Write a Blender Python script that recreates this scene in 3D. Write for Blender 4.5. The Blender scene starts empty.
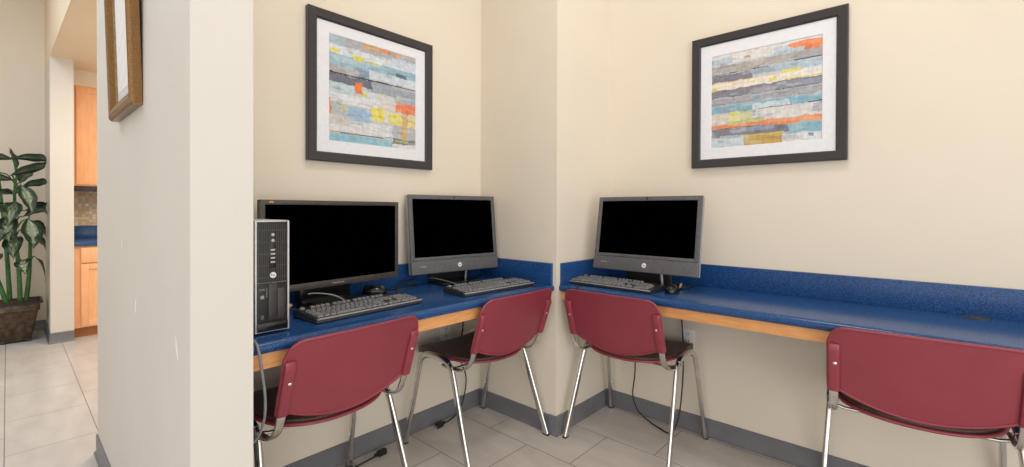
import bpy, bmesh, math, random
from mathutils import Vector, Matrix
random.seed(7)
PI = math.pi
scene = bpy.context.scene
col = scene.collection

# ------------------------------------------------------------------ camera
cam_data = bpy.data.cameras.new('camera')
cam = bpy.data.objects.new('camera', cam_data)
col.objects.link(cam)
cam_data.sensor_width = 36.0
cam_data.lens = 455.518 / 1024 * 36.0
cam_data.shift_y = -(233.5 - 212.613) / 1024
cam_data.clip_start = 0.02
Fv = Vector((0.74249935, 0.66981582, -0.00644054))
Rv = Vector((0.66984191, -0.74249632, 0.00332216))
Uv = Vector((0.00255685, 0.00678085, 0.99997374))
cam.matrix_world = Matrix(((Rv.x, Uv.x, -Fv.x, 0.0), (Rv.y, Uv.y, -Fv.y, 0.0), (Rv.z, Uv.z, -Fv.z, 1.152), (0, 0, 0, 1)))
scene.camera = cam
scene.cycles.diffuse_bounces = 8
scene.cycles.max_bounces = 14

# ------------------------------------------------------------------ view, world, room light
vs = scene.view_settings
vs.view_transform = 'Standard'
vs.look = 'None'
vs.gamma = 1.0
vs.use_curve_mapping = False
vs.exposure = 0.0
world = bpy.data.worlds.new('daylight')
scene.world = world
world.use_nodes = True
world.node_tree.nodes['Background'].inputs[0].default_value = (1.0, 0.995, 0.98, 1)
world.node_tree.nodes['Background'].inputs[1].default_value = 1.68

def area(name, loc, size, power, color, rot=(0, 0, 0), size_y=None):
    d = bpy.data.lights.new(name, 'AREA')
    d.energy = power
    d.color = color
    d.size = size
    if size_y:
        d.shape = 'RECTANGLE'
        d.size_y = size_y
    o = bpy.data.objects.new(name, d)
    o.location = loc
    o.rotation_euler = rot
    col.objects.link(o)
    return o

area('nook_ceiling_light', (1.15, 0.45, 3.3), 0.45, 17, (1.0, 0.95, 0.87))
area('nook_rear_ceiling_light', (0.2, -1.2, 3.3), 1.2, 6, (1.0, 0.95, 0.88))
area('hall_ceiling_light', (-0.9, 3.4, 3.3), 1.6, 50, (0.80, 0.90, 1.0), size_y=3.2)
def aim(o, target):
    d = Vector(target) - o.location
    o.rotation_euler = d.to_track_quat('-Z', 'Y').to_euler()
aim(area('under_desk_fill_light', (-0.9, -2.9, 0.8), 2.6, 34, (1.0, 0.95, 0.87), size_y=1.4), (1.7, 1.2, 0.25))  # fill light added behind the camera to brighten the walls under the desks
area('kitchen_ceiling_light', (1.1, 4.2, 2.40), 0.9, 32, (1.0, 0.86, 0.68))
pd = bpy.data.lights.new('kitchen_fill_light', 'POINT')  # unseen point light added to brighten the soffit and cabinets
pd.energy = 15
pd.color = (1.0, 0.82, 0.60)
pd.shadow_soft_size = 0.12
po = bpy.data.objects.new('kitchen_fill_light', pd)
po.location = (1.3, 4.4, 1.75)
col.objects.link(po)

# ------------------------------------------------------------------ materials
def lin(c):
    c = c / 255.0
    return c / 12.92 if c <= 0.04045 else ((c + 0.055) / 1.055) ** 2.4
def rgb(r, g, b):
    return (lin(r), lin(g), lin(b), 1.0)

def base_mat(name, rough=0.5, metal=0.0, spec=0.5):
    m = bpy.data.materials.new(name)
    m.use_nodes = True
    nt = m.node_tree
    b = nt.nodes['Principled BSDF']
    b.inputs['Roughness'].default_value = rough
    b.inputs['Metallic'].default_value = metal
    b.inputs['Specular IOR Level'].default_value = spec
    return m, nt, b

def N(nt, kind, **kw):
    n = nt.nodes.new(kind)
    for k, v in kw.items():
        setattr(n, k, v)
    return n

def noisy(name, c1, c2, scale=20, rough=0.5, metal=0.0, spec=0.5, bump=0.0, bscale=None, detail=3, coat=0.0, stretch=None, contrast=(0.3, 0.7)):
    m, nt, b = base_mat(name, rough, metal, spec)
    L = nt.links.new
    tc = N(nt, 'ShaderNodeTexCoord')
    src = tc.outputs['Object']
    if stretch:
        mp = N(nt, 'ShaderNodeMapping')
        mp.inputs['Scale'].default_value = stretch
        L(src, mp.inputs['Vector'])
        src = mp.outputs[0]
    n = N(nt, 'ShaderNodeTexNoise')
    n.inputs['Scale'].default_value = scale
    n.inputs['Detail'].default_value = detail
    L(src, n.inputs['Vector'])
    r = N(nt, 'ShaderNodeValToRGB')
    r.color_ramp.elements[0].position = contrast[0]
    r.color_ramp.elements[1].position = contrast[1]
    r.color_ramp.elements[0].color = c1
    r.color_ramp.elements[1].color = c2
    L(n.outputs['Fac'], r.inputs[0])
    L(r.outputs[0], b.inputs['Base Color'])
    if bump:
        n2 = N(nt, 'ShaderNodeTexNoise')
        n2.inputs['Scale'].default_value = bscale or scale * 4
        L(src, n2.inputs['Vector'])
        bp = N(nt, 'ShaderNodeBump')
        bp.inputs['Strength'].default_value = bump
        bp.inputs['Distance'].default_value = 0.002
        L(n2.outputs['Fac'], bp.inputs['Height'])
        L(bp.outputs[0], b.inputs['Normal'])
    if coat:
        b.inputs['Coat Weight'].default_value = coat
        b.inputs['Coat Roughness'].default_value = 0.15
    return m

M = {}
M['wall'] = noisy('cream_wall_paint', rgb(222, 213, 198), rgb(226, 217, 203), 1.5, 0.62, spec=0.3, bump=0.12, bscale=260)
M['wall_cool_lit'] = noisy('cream_paint_cool_lit', rgb(205, 202, 197), rgb(210, 207, 202), 1.5, 0.62, spec=0.3, bump=0.12, bscale=260)  # cream paint with cooler, dimmer light put into its colour
M['ceiling'] = noisy('ceiling_paint', rgb(225, 210, 188), rgb(228, 214, 192), 2, 0.8, spec=0.2)
M['base'] = noisy('grey_vinyl_base', rgb(106, 106, 112), rgb(116, 116, 122), 9, 0.42, bump=0.05)
M['blue'] = noisy('blue_speckled_laminate', rgb(7, 34, 78), rgb(50, 104, 172), 360, 0.24, spec=0.4, detail=2, contrast=(0.35, 0.72))
M['wood_edge'] = noisy('maple_apron', rgb(214, 150, 92), rgb(232, 172, 112), 14, 0.4, stretch=(1, 1, 6))
M['maple'] = noisy('maple_cabinet', rgb(232, 172, 124), rgb(240, 186, 140), 10, 0.4, stretch=(6, 6, 0.8))
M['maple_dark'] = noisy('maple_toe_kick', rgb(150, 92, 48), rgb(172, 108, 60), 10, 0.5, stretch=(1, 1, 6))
M['burgundy'] = noisy('burgundy_plastic', rgb(136, 52, 66), rgb(143, 58, 72), 6, 0.33, spec=0.5, bump=0.15, bscale=700)
M['seat'] = noisy('dark_brown_upholstery', rgb(76, 58, 52), rgb(112, 88, 78), 240, 0.42, spec=0.4, bump=0.3, bscale=500)
M['chrome'] = noisy('chrome', (0.60, 0.59, 0.58, 1), (0.72, 0.71, 0.70, 1), 30, 0.16, metal=1.0)
M['steel'] = noisy('bright_screw', (0.8, 0.8, 0.8, 1), (0.9, 0.9, 0.9, 1), 30, 0.3, metal=1.0)
M['rubber'] = noisy('black_rubber', rgb(22, 22, 23), rgb(32, 32, 33), 40, 0.6)
M['black'] = noisy('black_plastic', rgb(20, 20, 22), rgb(30, 30, 32), 60, 0.42, bump=0.05)
M['panel'] = noisy('charcoal_panel_plastic', rgb(48, 46, 45), rgb(58, 56, 54), 60, 0.35)
M['piano'] = noisy('glossy_black_plastic', rgb(12, 12, 13), rgb(18, 18, 19), 40, 0.16, spec=0.5)
M['bezel'] = noisy('grey_bezel_plastic', rgb(84, 84, 88), rgb(94, 94, 98), 60, 0.38, bump=0.04)
M['bezel_brown'] = noisy('dark_glossy_bezel', rgb(62, 58, 56), rgb(76, 71, 68), 60, 0.28)
M['bezel_edge'] = noisy('pale_case_edge', rgb(150, 150, 154), rgb(166, 166, 170), 60, 0.35)
M['screen'] = noisy('switched_off_screen', (0.0, 0.0, 0.0, 1), (0.0004, 0.0004, 0.0005, 1), 40, 0.9, spec=0.0)
M['key'] = noisy('keycap_plastic_with_glare', rgb(112, 114, 118), rgb(128, 130, 134), 90, 0.26)  # black keys, lightened to grey with glare put into the colour
M['kbbody'] = noisy('keyboard_case_plastic', rgb(40, 41, 44), rgb(52, 53, 56), 60, 0.30)
M['kblip'] = noisy('front_lip_with_glare', rgb(150, 150, 154), rgb(168, 168, 172), 60, 0.28)  # lip colour includes the bright glare along the front edge
M['silver'] = noisy('silver_case', rgb(190, 191, 194), rgb(206, 207, 210), 50, 0.35, metal=0.4)
M['silver_mark'] = noisy('silver_print', rgb(170, 168, 166), rgb(186, 184, 182), 50, 0.35, metal=0.2)
M['white_mark'] = noisy('white_print', rgb(232, 234, 238), rgb(242, 244, 246), 50, 0.4)
M['orange_mark'] = noisy('orange_print', rgb(224, 150, 70), rgb(236, 168, 84), 50, 0.4)
M['outlet'] = noisy('white_outlet_plastic', rgb(232, 232, 230), rgb(240, 240, 238), 30, 0.35)
M['frame_dark'] = noisy('pewter_frame', rgb(56, 54, 56), rgb(64, 62, 65), 200, 0.30, metal=0.25, bump=0.04)
M['mat_white'] = noisy('white_mat_board', rgb(222, 224, 232), rgb(228, 230, 238), 60, 0.7)
M['gold'] = noisy('antique_gold_leaf', rgb(112, 80, 44), rgb(146, 110, 66), 220, 0.30, metal=0.5, bump=0.03, bscale=200)
M['gold_lip'] = noisy('dull_bronze_lip', rgb(128, 112, 88), rgb(170, 152, 120), 50, 0.3, metal=0.5)
M['backing'] = noisy('brown_backing_paper', rgb(60, 50, 42), rgb(76, 64, 54), 30, 0.8)
M['soil'] = noisy('potting_soil', rgb(52, 30, 22), rgb(84, 50, 36), 60, 0.9, bump=0.8)
M['stem'] = noisy('green_stem', rgb(40, 92, 44), rgb(74, 128, 62), 30, 0.5)
M['cable'] = noisy('black_cable_rubber', rgb(20, 20, 21), rgb(30, 30, 31), 60, 0.5)
M['cable_grey'] = noisy('grey_cable_jacket', rgb(120, 124, 132), rgb(140, 144, 152), 60, 0.35)
M['tan'] = noisy('tan_cable_tie', rgb(196, 152, 88), rgb(214, 172, 106), 60, 0.5)

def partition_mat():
    m = M['wall_cool_lit'].copy()
    m.name = 'cream_paint_cool_lit_scuffed'
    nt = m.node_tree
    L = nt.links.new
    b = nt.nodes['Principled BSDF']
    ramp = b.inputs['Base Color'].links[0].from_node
    tc = N(nt, 'ShaderNodeTexCoord')
    last = ramp.outputs[0]
    nz = N(nt, 'ShaderNodeTexNoise')
    nz.inputs['Scale'].default_value = 70
    L(tc.outputs['Object'], nz.inputs['Vector'])
    for c, sc, rot in (((0.2834, 1.93, 0.83), (1, 95, 26), 0.25), ((0.2834, 1.385, 0.80), (1, 120, 26), -0.35), ((0.2834, 2.2, 1.02), (1, 150, 60), 0.1)):
        mp = N(nt, 'ShaderNodeMapping')
        mp.vector_type = 'TEXTURE'
        mp.inputs['Location'].default_value = c
        mp.inputs['Rotation'].default_value = (rot, 0, 0)
        mp.inputs['Scale'].default_value = (1, 1 / sc[1], 1 / sc[2])
        L(tc.outputs['Object'], mp.inputs['Vector'])
        ln = N(nt, 'ShaderNodeVectorMath', operation='LENGTH')
        L(mp.outputs[0], ln.inputs[0])
        ad = N(nt, 'ShaderNodeMath', operation='ADD')
        L(ln.outputs['Value'], ad.inputs[0])
        L(nz.outputs['Fac'], ad.inputs[1])
        lt = N(nt, 'ShaderNodeMath', operation='LESS_THAN')
        L(ad.outputs[0], lt.inputs[0])
        lt.inputs[1].default_value = 1.25
        mx = N(nt, 'ShaderNodeMix', data_type='RGBA')
        L(lt.outputs[0], mx.inputs[0])
        L(last, mx.inputs[6])
        mx.inputs[7].default_value = rgb(236, 236, 240)
        last = mx.outputs[2]
    L(last, b.inputs['Base Color'])
    return m
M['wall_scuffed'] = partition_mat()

def tile_mat(name, x0, y0, w, l, c1, c2, grout):
    m, nt, b = base_mat(name, 0.32, 0, 0.45)
    L = nt.links.new
    tc = N(nt, 'ShaderNodeTexCoord')
    sp = N(nt, 'ShaderNodeSeparateXYZ')
    L(tc.outputs['Object'], sp.inputs[0])
    ax = N(nt, 'ShaderNodeMath', operation='ADD'); ax.inputs[1].default_value = -x0 + 100 * w
    ay = N(nt, 'ShaderNodeMath', operation='ADD'); ay.inputs[1].default_value = -y0 + 100 * l
    L(sp.outputs[0], ax.inputs[0]); L(sp.outputs[1], ay.inputs[0])
    cb = N(nt, 'ShaderNodeCombineXYZ')
    L(ay.outputs[0], cb.inputs[0]); L(ax.outputs[0], cb.inputs[1])
    br = N(nt, 'ShaderNodeTexBrick')
    br.offset = 0.5; br.offset_frequency = 2; br.squash = 1.0
    br.inputs['Scale'].default_value = 1.0
    br.inputs['Mortar Size'].default_value = 0.0022
    br.inputs['Mortar Smooth'].default_value = 0.2
    br.inputs['Brick Width'].default_value = l
    br.inputs['Row Height'].default_value = w
    L(cb.outputs[0], br.inputs['Vector'])
    n = N(nt, 'ShaderNodeTexNoise'); n.inputs['Scale'].default_value = 5; n.inputs['Detail'].default_value = 6
    mp = N(nt, 'ShaderNodeMapping'); mp.inputs['Scale'].default_value = (2.2, 0.7, 1)
    L(tc.outputs['Object'], mp.inputs['Vector']); L(mp.outputs[0], n.inputs['Vector'])
    r = N(nt, 'ShaderNodeValToRGB')
    r.color_ramp.elements[0].position = 0.3; r.color_ramp.elements[1].position = 0.7
    r.color_ramp.elements[0].color = c1; r.color_ramp.elements[1].color = c2
    L(n.outputs['Fac'], r.inputs[0])
    L(r.outputs[0], br.inputs['Color1']); L(r.outputs[0], br.inputs['Color2'])
    br.inputs['Mortar'].default_value = grout
    L(br.outputs['Color'], b.inputs['Base Color'])
    bp = N(nt, 'ShaderNodeBump'); bp.inputs['Strength'].default_value = 0.25; bp.inputs['Distance'].default_value = 0.002; bp.invert = True
    L(br.outputs['Fac'], bp.inputs['Height']); L(bp.outputs[0], b.inputs['Normal'])
    return m
M['tile_nook'] = tile_mat('floor_tile_nook_lifted', 1.705, 0.93, 0.328, 0.505, rgb(190, 186, 182), rgb(210, 206, 202), rgb(118, 110, 102))  # same tile as the hall, colour lifted to offset dim nook light
M['tile_hall'] = tile_mat('floor_tile_hall_cool_lit', -0.012, 2.90, 0.325, 0.5, rgb(180, 180, 181), rgb(198, 198, 199), rgb(122, 116, 110))  # same tile as the nook, cooler hall light put into its colour

def mosaic_mat():
    m, nt, b = base_mat('mosaic_tile', 0.25, 0, 0.5)
    L = nt.links.new
    tc = N(nt, 'ShaderNodeTexCoord')
    sp = N(nt, 'ShaderNodeSeparateXYZ'); L(tc.outputs['Object'], sp.inputs[0])
    cells = []
    for k in (0, 2):
        d = N(nt, 'ShaderNodeMath', operation='MULTIPLY'); d.inputs[1].default_value = 1 / 0.026
        L(sp.outputs[k], d.inputs[0])
        fl = N(nt, 'ShaderNodeMath', operation='FLOOR'); L(d.outputs[0], fl.inputs[0])
        fr = N(nt, 'ShaderNodeMath', operation='FRACT'); L(d.outputs[0], fr.inputs[0])
        cells.append((fl, fr))
    cb = N(nt, 'ShaderNodeCombineXYZ'); L(cells[0][0].outputs[0], cb.inputs[0]); L(cells[1][0].outputs[0], cb.inputs[1])
    wn = N(nt, 'ShaderNodeTexWhiteNoise'); wn.noise_dimensions = '2D'; L(cb.outputs[0], wn.inputs['Vector'])
    r = N(nt, 'ShaderNodeValToRGB'); r.color_ramp.interpolation = 'CONSTANT'
    cs = [rgb(222, 206, 180), rgb(196, 178, 148), rgb(232, 230, 226), rgb(192, 174, 150), rgb(176, 178, 186), rgb(230, 186, 140), rgb(205, 200, 190)]
    r.color_ramp.elements[0].color = cs[0]
    r.color_ramp.elements[1].position = 0.2; r.color_ramp.elements[1].color = cs[1]
    for i, c in enumerate(cs[2:]):
        e = r.color_ramp.elements.new(0.34 + i * 0.13); e.color = c
    L(wn.outputs['Value'], r.inputs[0])
    mn = N(nt, 'ShaderNodeMath', operation='MINIMUM'); L(cells[0][1].outputs[0], mn.inputs[0]); L(cells[1][1].outputs[0], mn.inputs[1])
    lt = N(nt, 'ShaderNodeMath', operation='LESS_THAN'); L(mn.outputs[0], lt.inputs[0]); lt.inputs[1].default_value = 0.12
    mx = N(nt, 'ShaderNodeMix', data_type='RGBA'); L(lt.outputs[0], mx.inputs[0]); L(r.outputs[0], mx.inputs[6]); mx.inputs[7].default_value = rgb(200, 186, 164)
    L(mx.outputs[2], b.inputs['Base Color'])
    return m
M['mosaic'] = mosaic_mat()

def pot_mat():
    m = noisy('mottled_bronze_glaze', rgb(40, 31, 23), rgb(96, 78, 58), 26, 0.35, metal=0.25, bump=0.6, bscale=60)
    return m
M['pot'] = pot_mat()
M['pot_rim'] = noisy('dark_bronze_rim', rgb(36, 30, 30), rgb(60, 54, 54), 30, 0.35, metal=0.2)

def vcol_mat(name, rough=0.5, bump=0.0, scale=200):
    m, nt, b = base_mat(name, rough)
    L = nt.links.new
    a = N(nt, 'ShaderNodeVertexColor'); a.layer_name = 'Col'
    tc = N(nt, 'ShaderNodeTexCoord')
    n = N(nt, 'ShaderNodeTexNoise'); n.inputs['Scale'].default_value = scale; n.inputs['Detail'].default_value = 4
    L(tc.outputs['Object'], n.inputs['Vector'])
    mr = N(nt, 'ShaderNodeMapRange'); mr.inputs[1].default_value = 0.3; mr.inputs[2].default_value = 0.7; mr.inputs[3].default_value = 0.9; mr.inputs[4].default_value = 1.08
    L(n.outputs['Fac'], mr.inputs[0])
    mx = N(nt, 'ShaderNodeVectorMath', operation='SCALE')
    L(a.outputs['Color'], mx.inputs[0]); L(mr.outputs[0], mx.inputs['Scale'])
    L(mx.outputs[0], b.inputs['Base Color'])
    return m
M['art'] = vcol_mat('painted_print', 0.7, scale=60)
M['leaf'] = vcol_mat('variegated_leaf', 0.42, scale=80)

# ------------------------------------------------------------------ mesh helpers
def link(name, bm, mat, parent=None, smooth=False, mats=None):
    bmesh.ops.recalc_face_normals(bm, faces=bm.faces)
    me = bpy.data.meshes.new(name)
    bm.to_mesh(me)
    bm.free()
    for mm in (mats or [mat]):
        me.materials.append(mm)
    if smooth:
        for p in me.polygons:
            p.use_smooth = True
        if hasattr(me, 'set_sharp_from_angle'):
            me.set_sharp_from_angle(angle=math.radians(smooth if smooth > 1 else 40))
    o = bpy.data.objects.new(name, me)
    col.objects.link(o)
    if parent is not None:
        o.parent = parent
    return o

def clamp(x):
    return max(0.0, min(1.0, x))

def newbm():
    return bmesh.new()

def add_box(bm, x0, x1, y0, y1, z0, z1, bev=0.0, seg=2, mi=0):
    r = bmesh.ops.create_cube(bm, size=1.0)
    vs_ = r['verts']
    for v in vs_:
        v.co = Vector(((x0 + x1) / 2 + v.co.x * (x1 - x0), (y0 + y1) / 2 + v.co.y * (y1 - y0), (z0 + z1) / 2 + v.co.z * (z1 - z0)))
    fs = set(f for v in vs_ for f in v.link_faces)
    if bev > 0:
        es = list(set(e for v in vs_ for e in v.link_edges))
        rr = bmesh.ops.bevel(bm, geom=es, offset=bev, segments=seg, affect='EDGES', profile=0.6)
        fs = set(f for f in rr['faces']) | set(f for f in fs if f.is_valid)
        vv = set(v for f in fs for v in f.verts)
        fs = set(f for v in vv for f in v.link_faces)
        vs_ = list(vv)
    for f in fs:
        f.material_index = mi
    return vs_

def box(name, a, mat, parent=None, bev=0.0, seg=2, smooth=False):
    bm = newbm()
    add_box(bm, *a, bev=bev, seg=seg)
    return link(name, bm, mat, parent, smooth or bool(bev))

def xform(vs_, mtx):
    for v in vs_:
        v.co = mtx @ v.co

def catmull(pts, n=8):
    pts = [Vector(p) for p in pts]
    out = []
    P = [pts[0] * 2 - pts[1]] + pts + [pts[-1] * 2 - pts[-2]]
    for i in range(1, len(P) - 2):
        p0, p1, p2, p3 = P[i - 1], P[i], P[i + 1], P[i + 2]
        for k in range(n):
            t = k / n
            out.append(0.5 * ((2 * p1) + (-p0 + p2) * t + (2 * p0 - 5 * p1 + 4 * p2 - p3) * t * t + (-p0 + 3 * p1 - 3 * p2 + p3) * t ** 3))
    out.append(pts[-1])
    return out

def add_sweep(bm, path, rx, ry=None, ref=(0, 0, 1), seg=12, sq=1.0, radii=None):
    """oval section swept along path; rx along ref-projected side axis, ry across"""
    ry = ry if ry is not None else rx
    path = [Vector(p) for p in path]
    rings = []
    side = Vector(ref)
    for i, p in enumerate(path):
        t = (path[min(i + 1, len(path) - 1)] - path[max(i - 1, 0)]).normalized()
        s = (side - t * side.dot(t))
        if s.length < 1e-4:
            s = t.orthogonal()
        s.normalize()
        if ref == (0, 0, 1):
            side = s
        b = t.cross(s)
        k = radii[i] if radii else 1.0
        ring = []
        for j in range(seg):
            a = 2 * PI * j / seg
            ca, sa = math.cos(a), math.sin(a)
            ca = math.copysign(abs(ca) ** sq, ca)
            sa = math.copysign(abs(sa) ** sq, sa)
            ring.append(bm.verts.new(p + s * (rx * k * ca) + b * (ry * k * sa)))
        rings.append(ring)
    for a, b in zip(rings, rings[1:]):
        for j in range(seg):
            bm.faces.new((a[j], a[(j + 1) % seg], b[(j + 1) % seg], b[j]))
    bm.faces.new(rings[0][::-1])
    bm.faces.new(rings[-1])

def add_lathe(bm, prof, c=(0, 0, 0), seg=24, sx=1.0, sy=1.0):
    rings = []
    for r, z in prof:
        rings.append([bm.verts.new((c[0] + r * sx * math.cos(2 * PI * j / seg), c[1] + r * sy * math.sin(2 * PI * j / seg), c[2] + z)) for j in range(seg)])
    for a, b in zip(rings, rings[1:]):
        for j in range(seg):
            bm.faces.new((a[j], a[(j + 1) % seg], b[(j + 1) % seg], b[j]))
    bm.faces.new(rings[0][::-1])
    bm.faces.new(rings[-1])

def add_prism(bm, poly, z0, z1):
    """poly of (x, y), extruded z0..z1"""
    a = [bm.verts.new((x, y, z0)) for x, y in poly]
    b = [bm.verts.new((x, y, z1)) for x, y in poly]
    n = len(poly)
    for i in range(n):
        bm.faces.new((a[i], a[(i + 1) % n], b[(i + 1) % n], b[i]))
    bm.faces.new(a[::-1])
    bm.faces.new(b)
    return a + b

def add_grid_solid(bm, nu, nv, fn, off):
    """fn(u,v)->Vector ; off(u,v)->Vector offset for the second face"""
    A = [[bm.verts.new(fn(i / nu, j / nv)) for j in range(nv + 1)] for i in range(nu + 1)]
    B = [[bm.verts.new(fn(i / nu, j / nv) + off(i / nu, j / nv)) for j in range(nv + 1)] for i in range(nu + 1)]
    for i in range(nu):
        for j in range(nv):
            bm.faces.new((A[i][j], A[i + 1][j], A[i + 1][j + 1], A[i][j + 1]))
            bm.faces.new((B[i][j], B[i][j + 1], B[i + 1][j + 1], B[i + 1][j]))
    for i in range(nu):
        bm.faces.new((A[i][0], B[i][0], B[i + 1][0], A[i + 1][0]))
        bm.faces.new((A[i][nv], A[i + 1][nv], B[i + 1][nv], B[i][nv]))
    for j in range(nv):
        bm.faces.new((A[0][j], A[0][j + 1], B[0][j + 1], B[0][j]))
        bm.faces.new((A[nu][j], B[nu][j], B[nu][j + 1], A[nu][j + 1]))

def add_text(bm, s, size, mtx, depth=0.0004):
    cu = bpy.data.curves.new('lettering', 'FONT')
    cu.body = s
    cu.size = size
    cu.extrude = depth
    cu.align_x = 'CENTER'
    cu.align_y = 'CENTER'
    cu.resolution_u = 3
    o = bpy.data.objects.new('lettering', cu)
    col.objects.link(o)
    dg = bpy.context.evaluated_depsgraph_get()
    me = bpy.data.meshes.new_from_object(o.evaluated_get(dg))
    n0 = len(bm.verts)
    bm.from_mesh(me)
    bm.verts.ensure_lookup_table()
    for v in bm.verts[n0:]:
        v.co = mtx @ v.co
    bpy.data.objects.remove(o)
    bpy.data.curves.remove(cu)
    bpy.data.meshes.remove(me)

def thing(name, label, cat, loc=(0, 0, 0), rz=0.0, group=None):
    o = bpy.data.objects.new(name, None)
    o.empty_display_size = 0.1
    col.objects.link(o)
    o.location = loc
    o.rotation_euler = (0, 0, rz)
    o['label'] = label
    o['category'] = cat
    if group:
        o['group'] = group
    return o

def tag(o, label, cat, group=None):
    o['label'] = label
    o['category'] = cat
    if group:
        o['group'] = group
    return o

def struct(o, label=None):
    o['kind'] = 'structure'
    if label:
        o['label'] = label
    return o

def kids(o):
    return [c for c in bpy.data.objects if c.parent == o]

def copy_tree(o, parent=None):
    c = o.copy()
    col.objects.link(c)
    c.parent = parent
    for ch in kids(o):
        if ch != c:
            copy_tree(ch, c)
    return c

# ------------------------------------------------------------------ room numbers
XR, YL = 2.394, 1.950
PX, PY = 1.882, 1.390
NX, NX2, NY, NYF = 0.2834, 0.4175, 1.259, 2.875
HC = 3.4
KC = 2.44
DZ = 0.767

# ------------------------------------------------------------------ setting
def sbox(name, a, mat, label=None):
    return struct(box(name, a, mat), label)

sbox('floor_nook', (0.35, 2.6, -3.2, 2.1, -0.1, 0.0), M['tile_nook'])
bm = newbm()
add_prism(bm, [(-2.6, -3.2), (0.35, -3.2), (0.35, 2.1), (2.6, 2.1), (2.6, 6.5), (-2.6, 6.5)], -0.1, 0.0)
struct(link('floor_hall', bm, M['tile_hall']))
sbox('ceiling', (-2.6, 2.6, -3.2, 6.5, HC, HC + 0.1), M['ceiling'])
sbox('wall_back', (NX2 - 0.02, XR + 0.15, YL, YL + 0.13, 0, HC), M['wall'])
sbox('wall_right', (XR, XR + 0.13, -3.2, YL, 0, HC), M['wall'])
sbox('wall_pillar', (PX, XR, PY, YL, 0, HC), M['wall'])
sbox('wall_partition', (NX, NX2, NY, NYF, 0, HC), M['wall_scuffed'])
sbox('wall_far', (-2.6, 0.30, 6.20, 6.33, 0, HC), M['wall'])
bm = newbm()
add_prism(bm, [(0.244, 5.485), (0.390, 5.485), (0.390, 6.20), (0.244, 6.20)], 0, KC)
struct(link('wall_column', bm, M['wall_cool_lit']))
bm = newbm()
add_prism(bm, [(NX, NYF), (2.4, NYF), (2.4, 6.20), (0.244, 6.20), (0.244, 5.485)], KC, HC)
struct(link('wall_kitchen_soffit', bm, M['ceiling']))
sbox('wall_kitchen_back', (0.30, 2.4, 6.20, 6.33, 0, HC), M['wall'])
sbox('wall_kitchen_right', (2.30, 2.42, 2.08, 6.20, 0, HC), M['wall'])
# bulkhead over the wall cabinets
sbox('wall_kitchen_bulkhead', (0.39, 2.3, 5.85, 6.20, 2.296, KC), M['wall'])

def baseboard(name, pts, h=0.091, t=0.006, toe=0.014):
    """vinyl cove base along floor polyline; the room lies to the left of travel"""
    bm = newbm()
    pts = [Vector((x, y)) for x, y in pts]
    prof = [(0.0, 0.0), (toe, 0.0), (toe, 0.004), (t + 0.004, 0.007), (t, 0.016), (t, h - 0.004), (t - 0.003, h), (0.0, h)]
    rings = []
    for i, p in enumerate(pts):
        if i == 0:
            d = (pts[1] - pts[0]).normalized(); n = Vector((-d.y, d.x)); k = 1
        elif i == len(pts) - 1:
            d = (pts[-1] - pts[-2]).normalized(); n = Vector((-d.y, d.x)); k = 1
        else:
            d1 = (pts[i] - pts[i - 1]).normalized(); d2 = (pts[i + 1] - pts[i]).normalized()
            n1 = Vector((-d1.y, d1.x)); n2 = Vector((-d2.y, d2.x))
            n = (n1 + n2).normalized(); k = 1 / max(0.3, n.dot(n1))
        rings.append([bm.verts.new((p.x + n.x * a * k, p.y + n.y * a * k, z)) for a, z in prof])
    m_ = len(prof)
    for a, b in zip(rings, rings[1:]):
        for j in range(m_):
            bm.faces.new((a[j], a[(j + 1) % m_], b[(j + 1) % m_], b[j]))
    bm.faces.new(rings[0]); bm.faces.new(rings[-1][::-1])
    return struct(link(name, bm, M['base'], smooth=30))

sbox('wall_hall_light_block', (-2.72, -2.60, 0.9, 6.33, 0, HC), M['wall'])  # unseen wall added to keep world light off the partition's left face
baseboard('baseboard_back', [(PX, YL), (NX2, YL)])
baseboard('baseboard_pillar_left', [(PX, PY + 0.045), (PX, YL)])
baseboard('baseboard_pillar_corner', [(PX + 0.045, PY), (PX, PY), (PX, PY + 0.045)], h=0.094, t=0.011, toe=0.022)
baseboard('baseboard_pillar_right', [(XR, PY), (PX + 0.045, PY)])
baseboard('baseboard_right', [(XR, -3.2), (XR, PY)])
baseboard('baseboard_partition', [(NX2, YL), (NX2, NY), (NX, NY), (NX, NYF), (NX2, NYF)])
baseboard('baseboard_column', [(0.390, 5.485), (0.244, 5.485), (0.244, 6.20)])
baseboard('baseboard_far', [(0.244, 6.20), (-2.6, 6.20)])

# ------------------------------------------------------------------ kitchenette
cab = thing('base_cabinet', 'maple base cabinet under the blue counter seen past the white column', 'cabinet', (0.393, 5.57, 0))
box('body', (0.0, 1.4, 0.002, 0.60, 0.085, 0.815), M['maple'], cab)
box('toe_kick', (0.0, 1.4, 0.03, 0.58, 0.0, 0.085), M['maple_dark'], cab)
def panel_door(name, x0, x1, z0, z1, parent, y=0.0, rail=0.05):
    bm = newbm()
    add_box(bm, x0, x0 + rail, y - 0.018, y, z0, z1, bev=0.002)
    add_box(bm, x1 - rail, x1, y - 0.018, y, z0, z1, bev=0.002)
    add_box(bm, x0 + rail, x1 - rail, y - 0.0175, y, z0, z0 + rail, bev=0.002)
    add_box(bm, x0 + rail, x1 - rail, y - 0.0175, y, z1 - rail, z1, bev=0.002)
    add_box(bm, x0 + rail - 0.002, x1 - rail + 0.002, y - 0.009, y, z0 + rail - 0.002, z1 - rail + 0.002)
    return link(name, bm, M['maple'], parent, smooth=30)
for k in range(3):
    x0 = 0.047 + k * 0.45
    box('drawer', (x0, x0 + 0.44, -0.018, 0.001, 0.665, 0.80), M['maple'], cab, bev=0.003)
    panel_door('door', x0, x0 + 0.44, 0.095, 0.655, cab, y=0.001)
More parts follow.
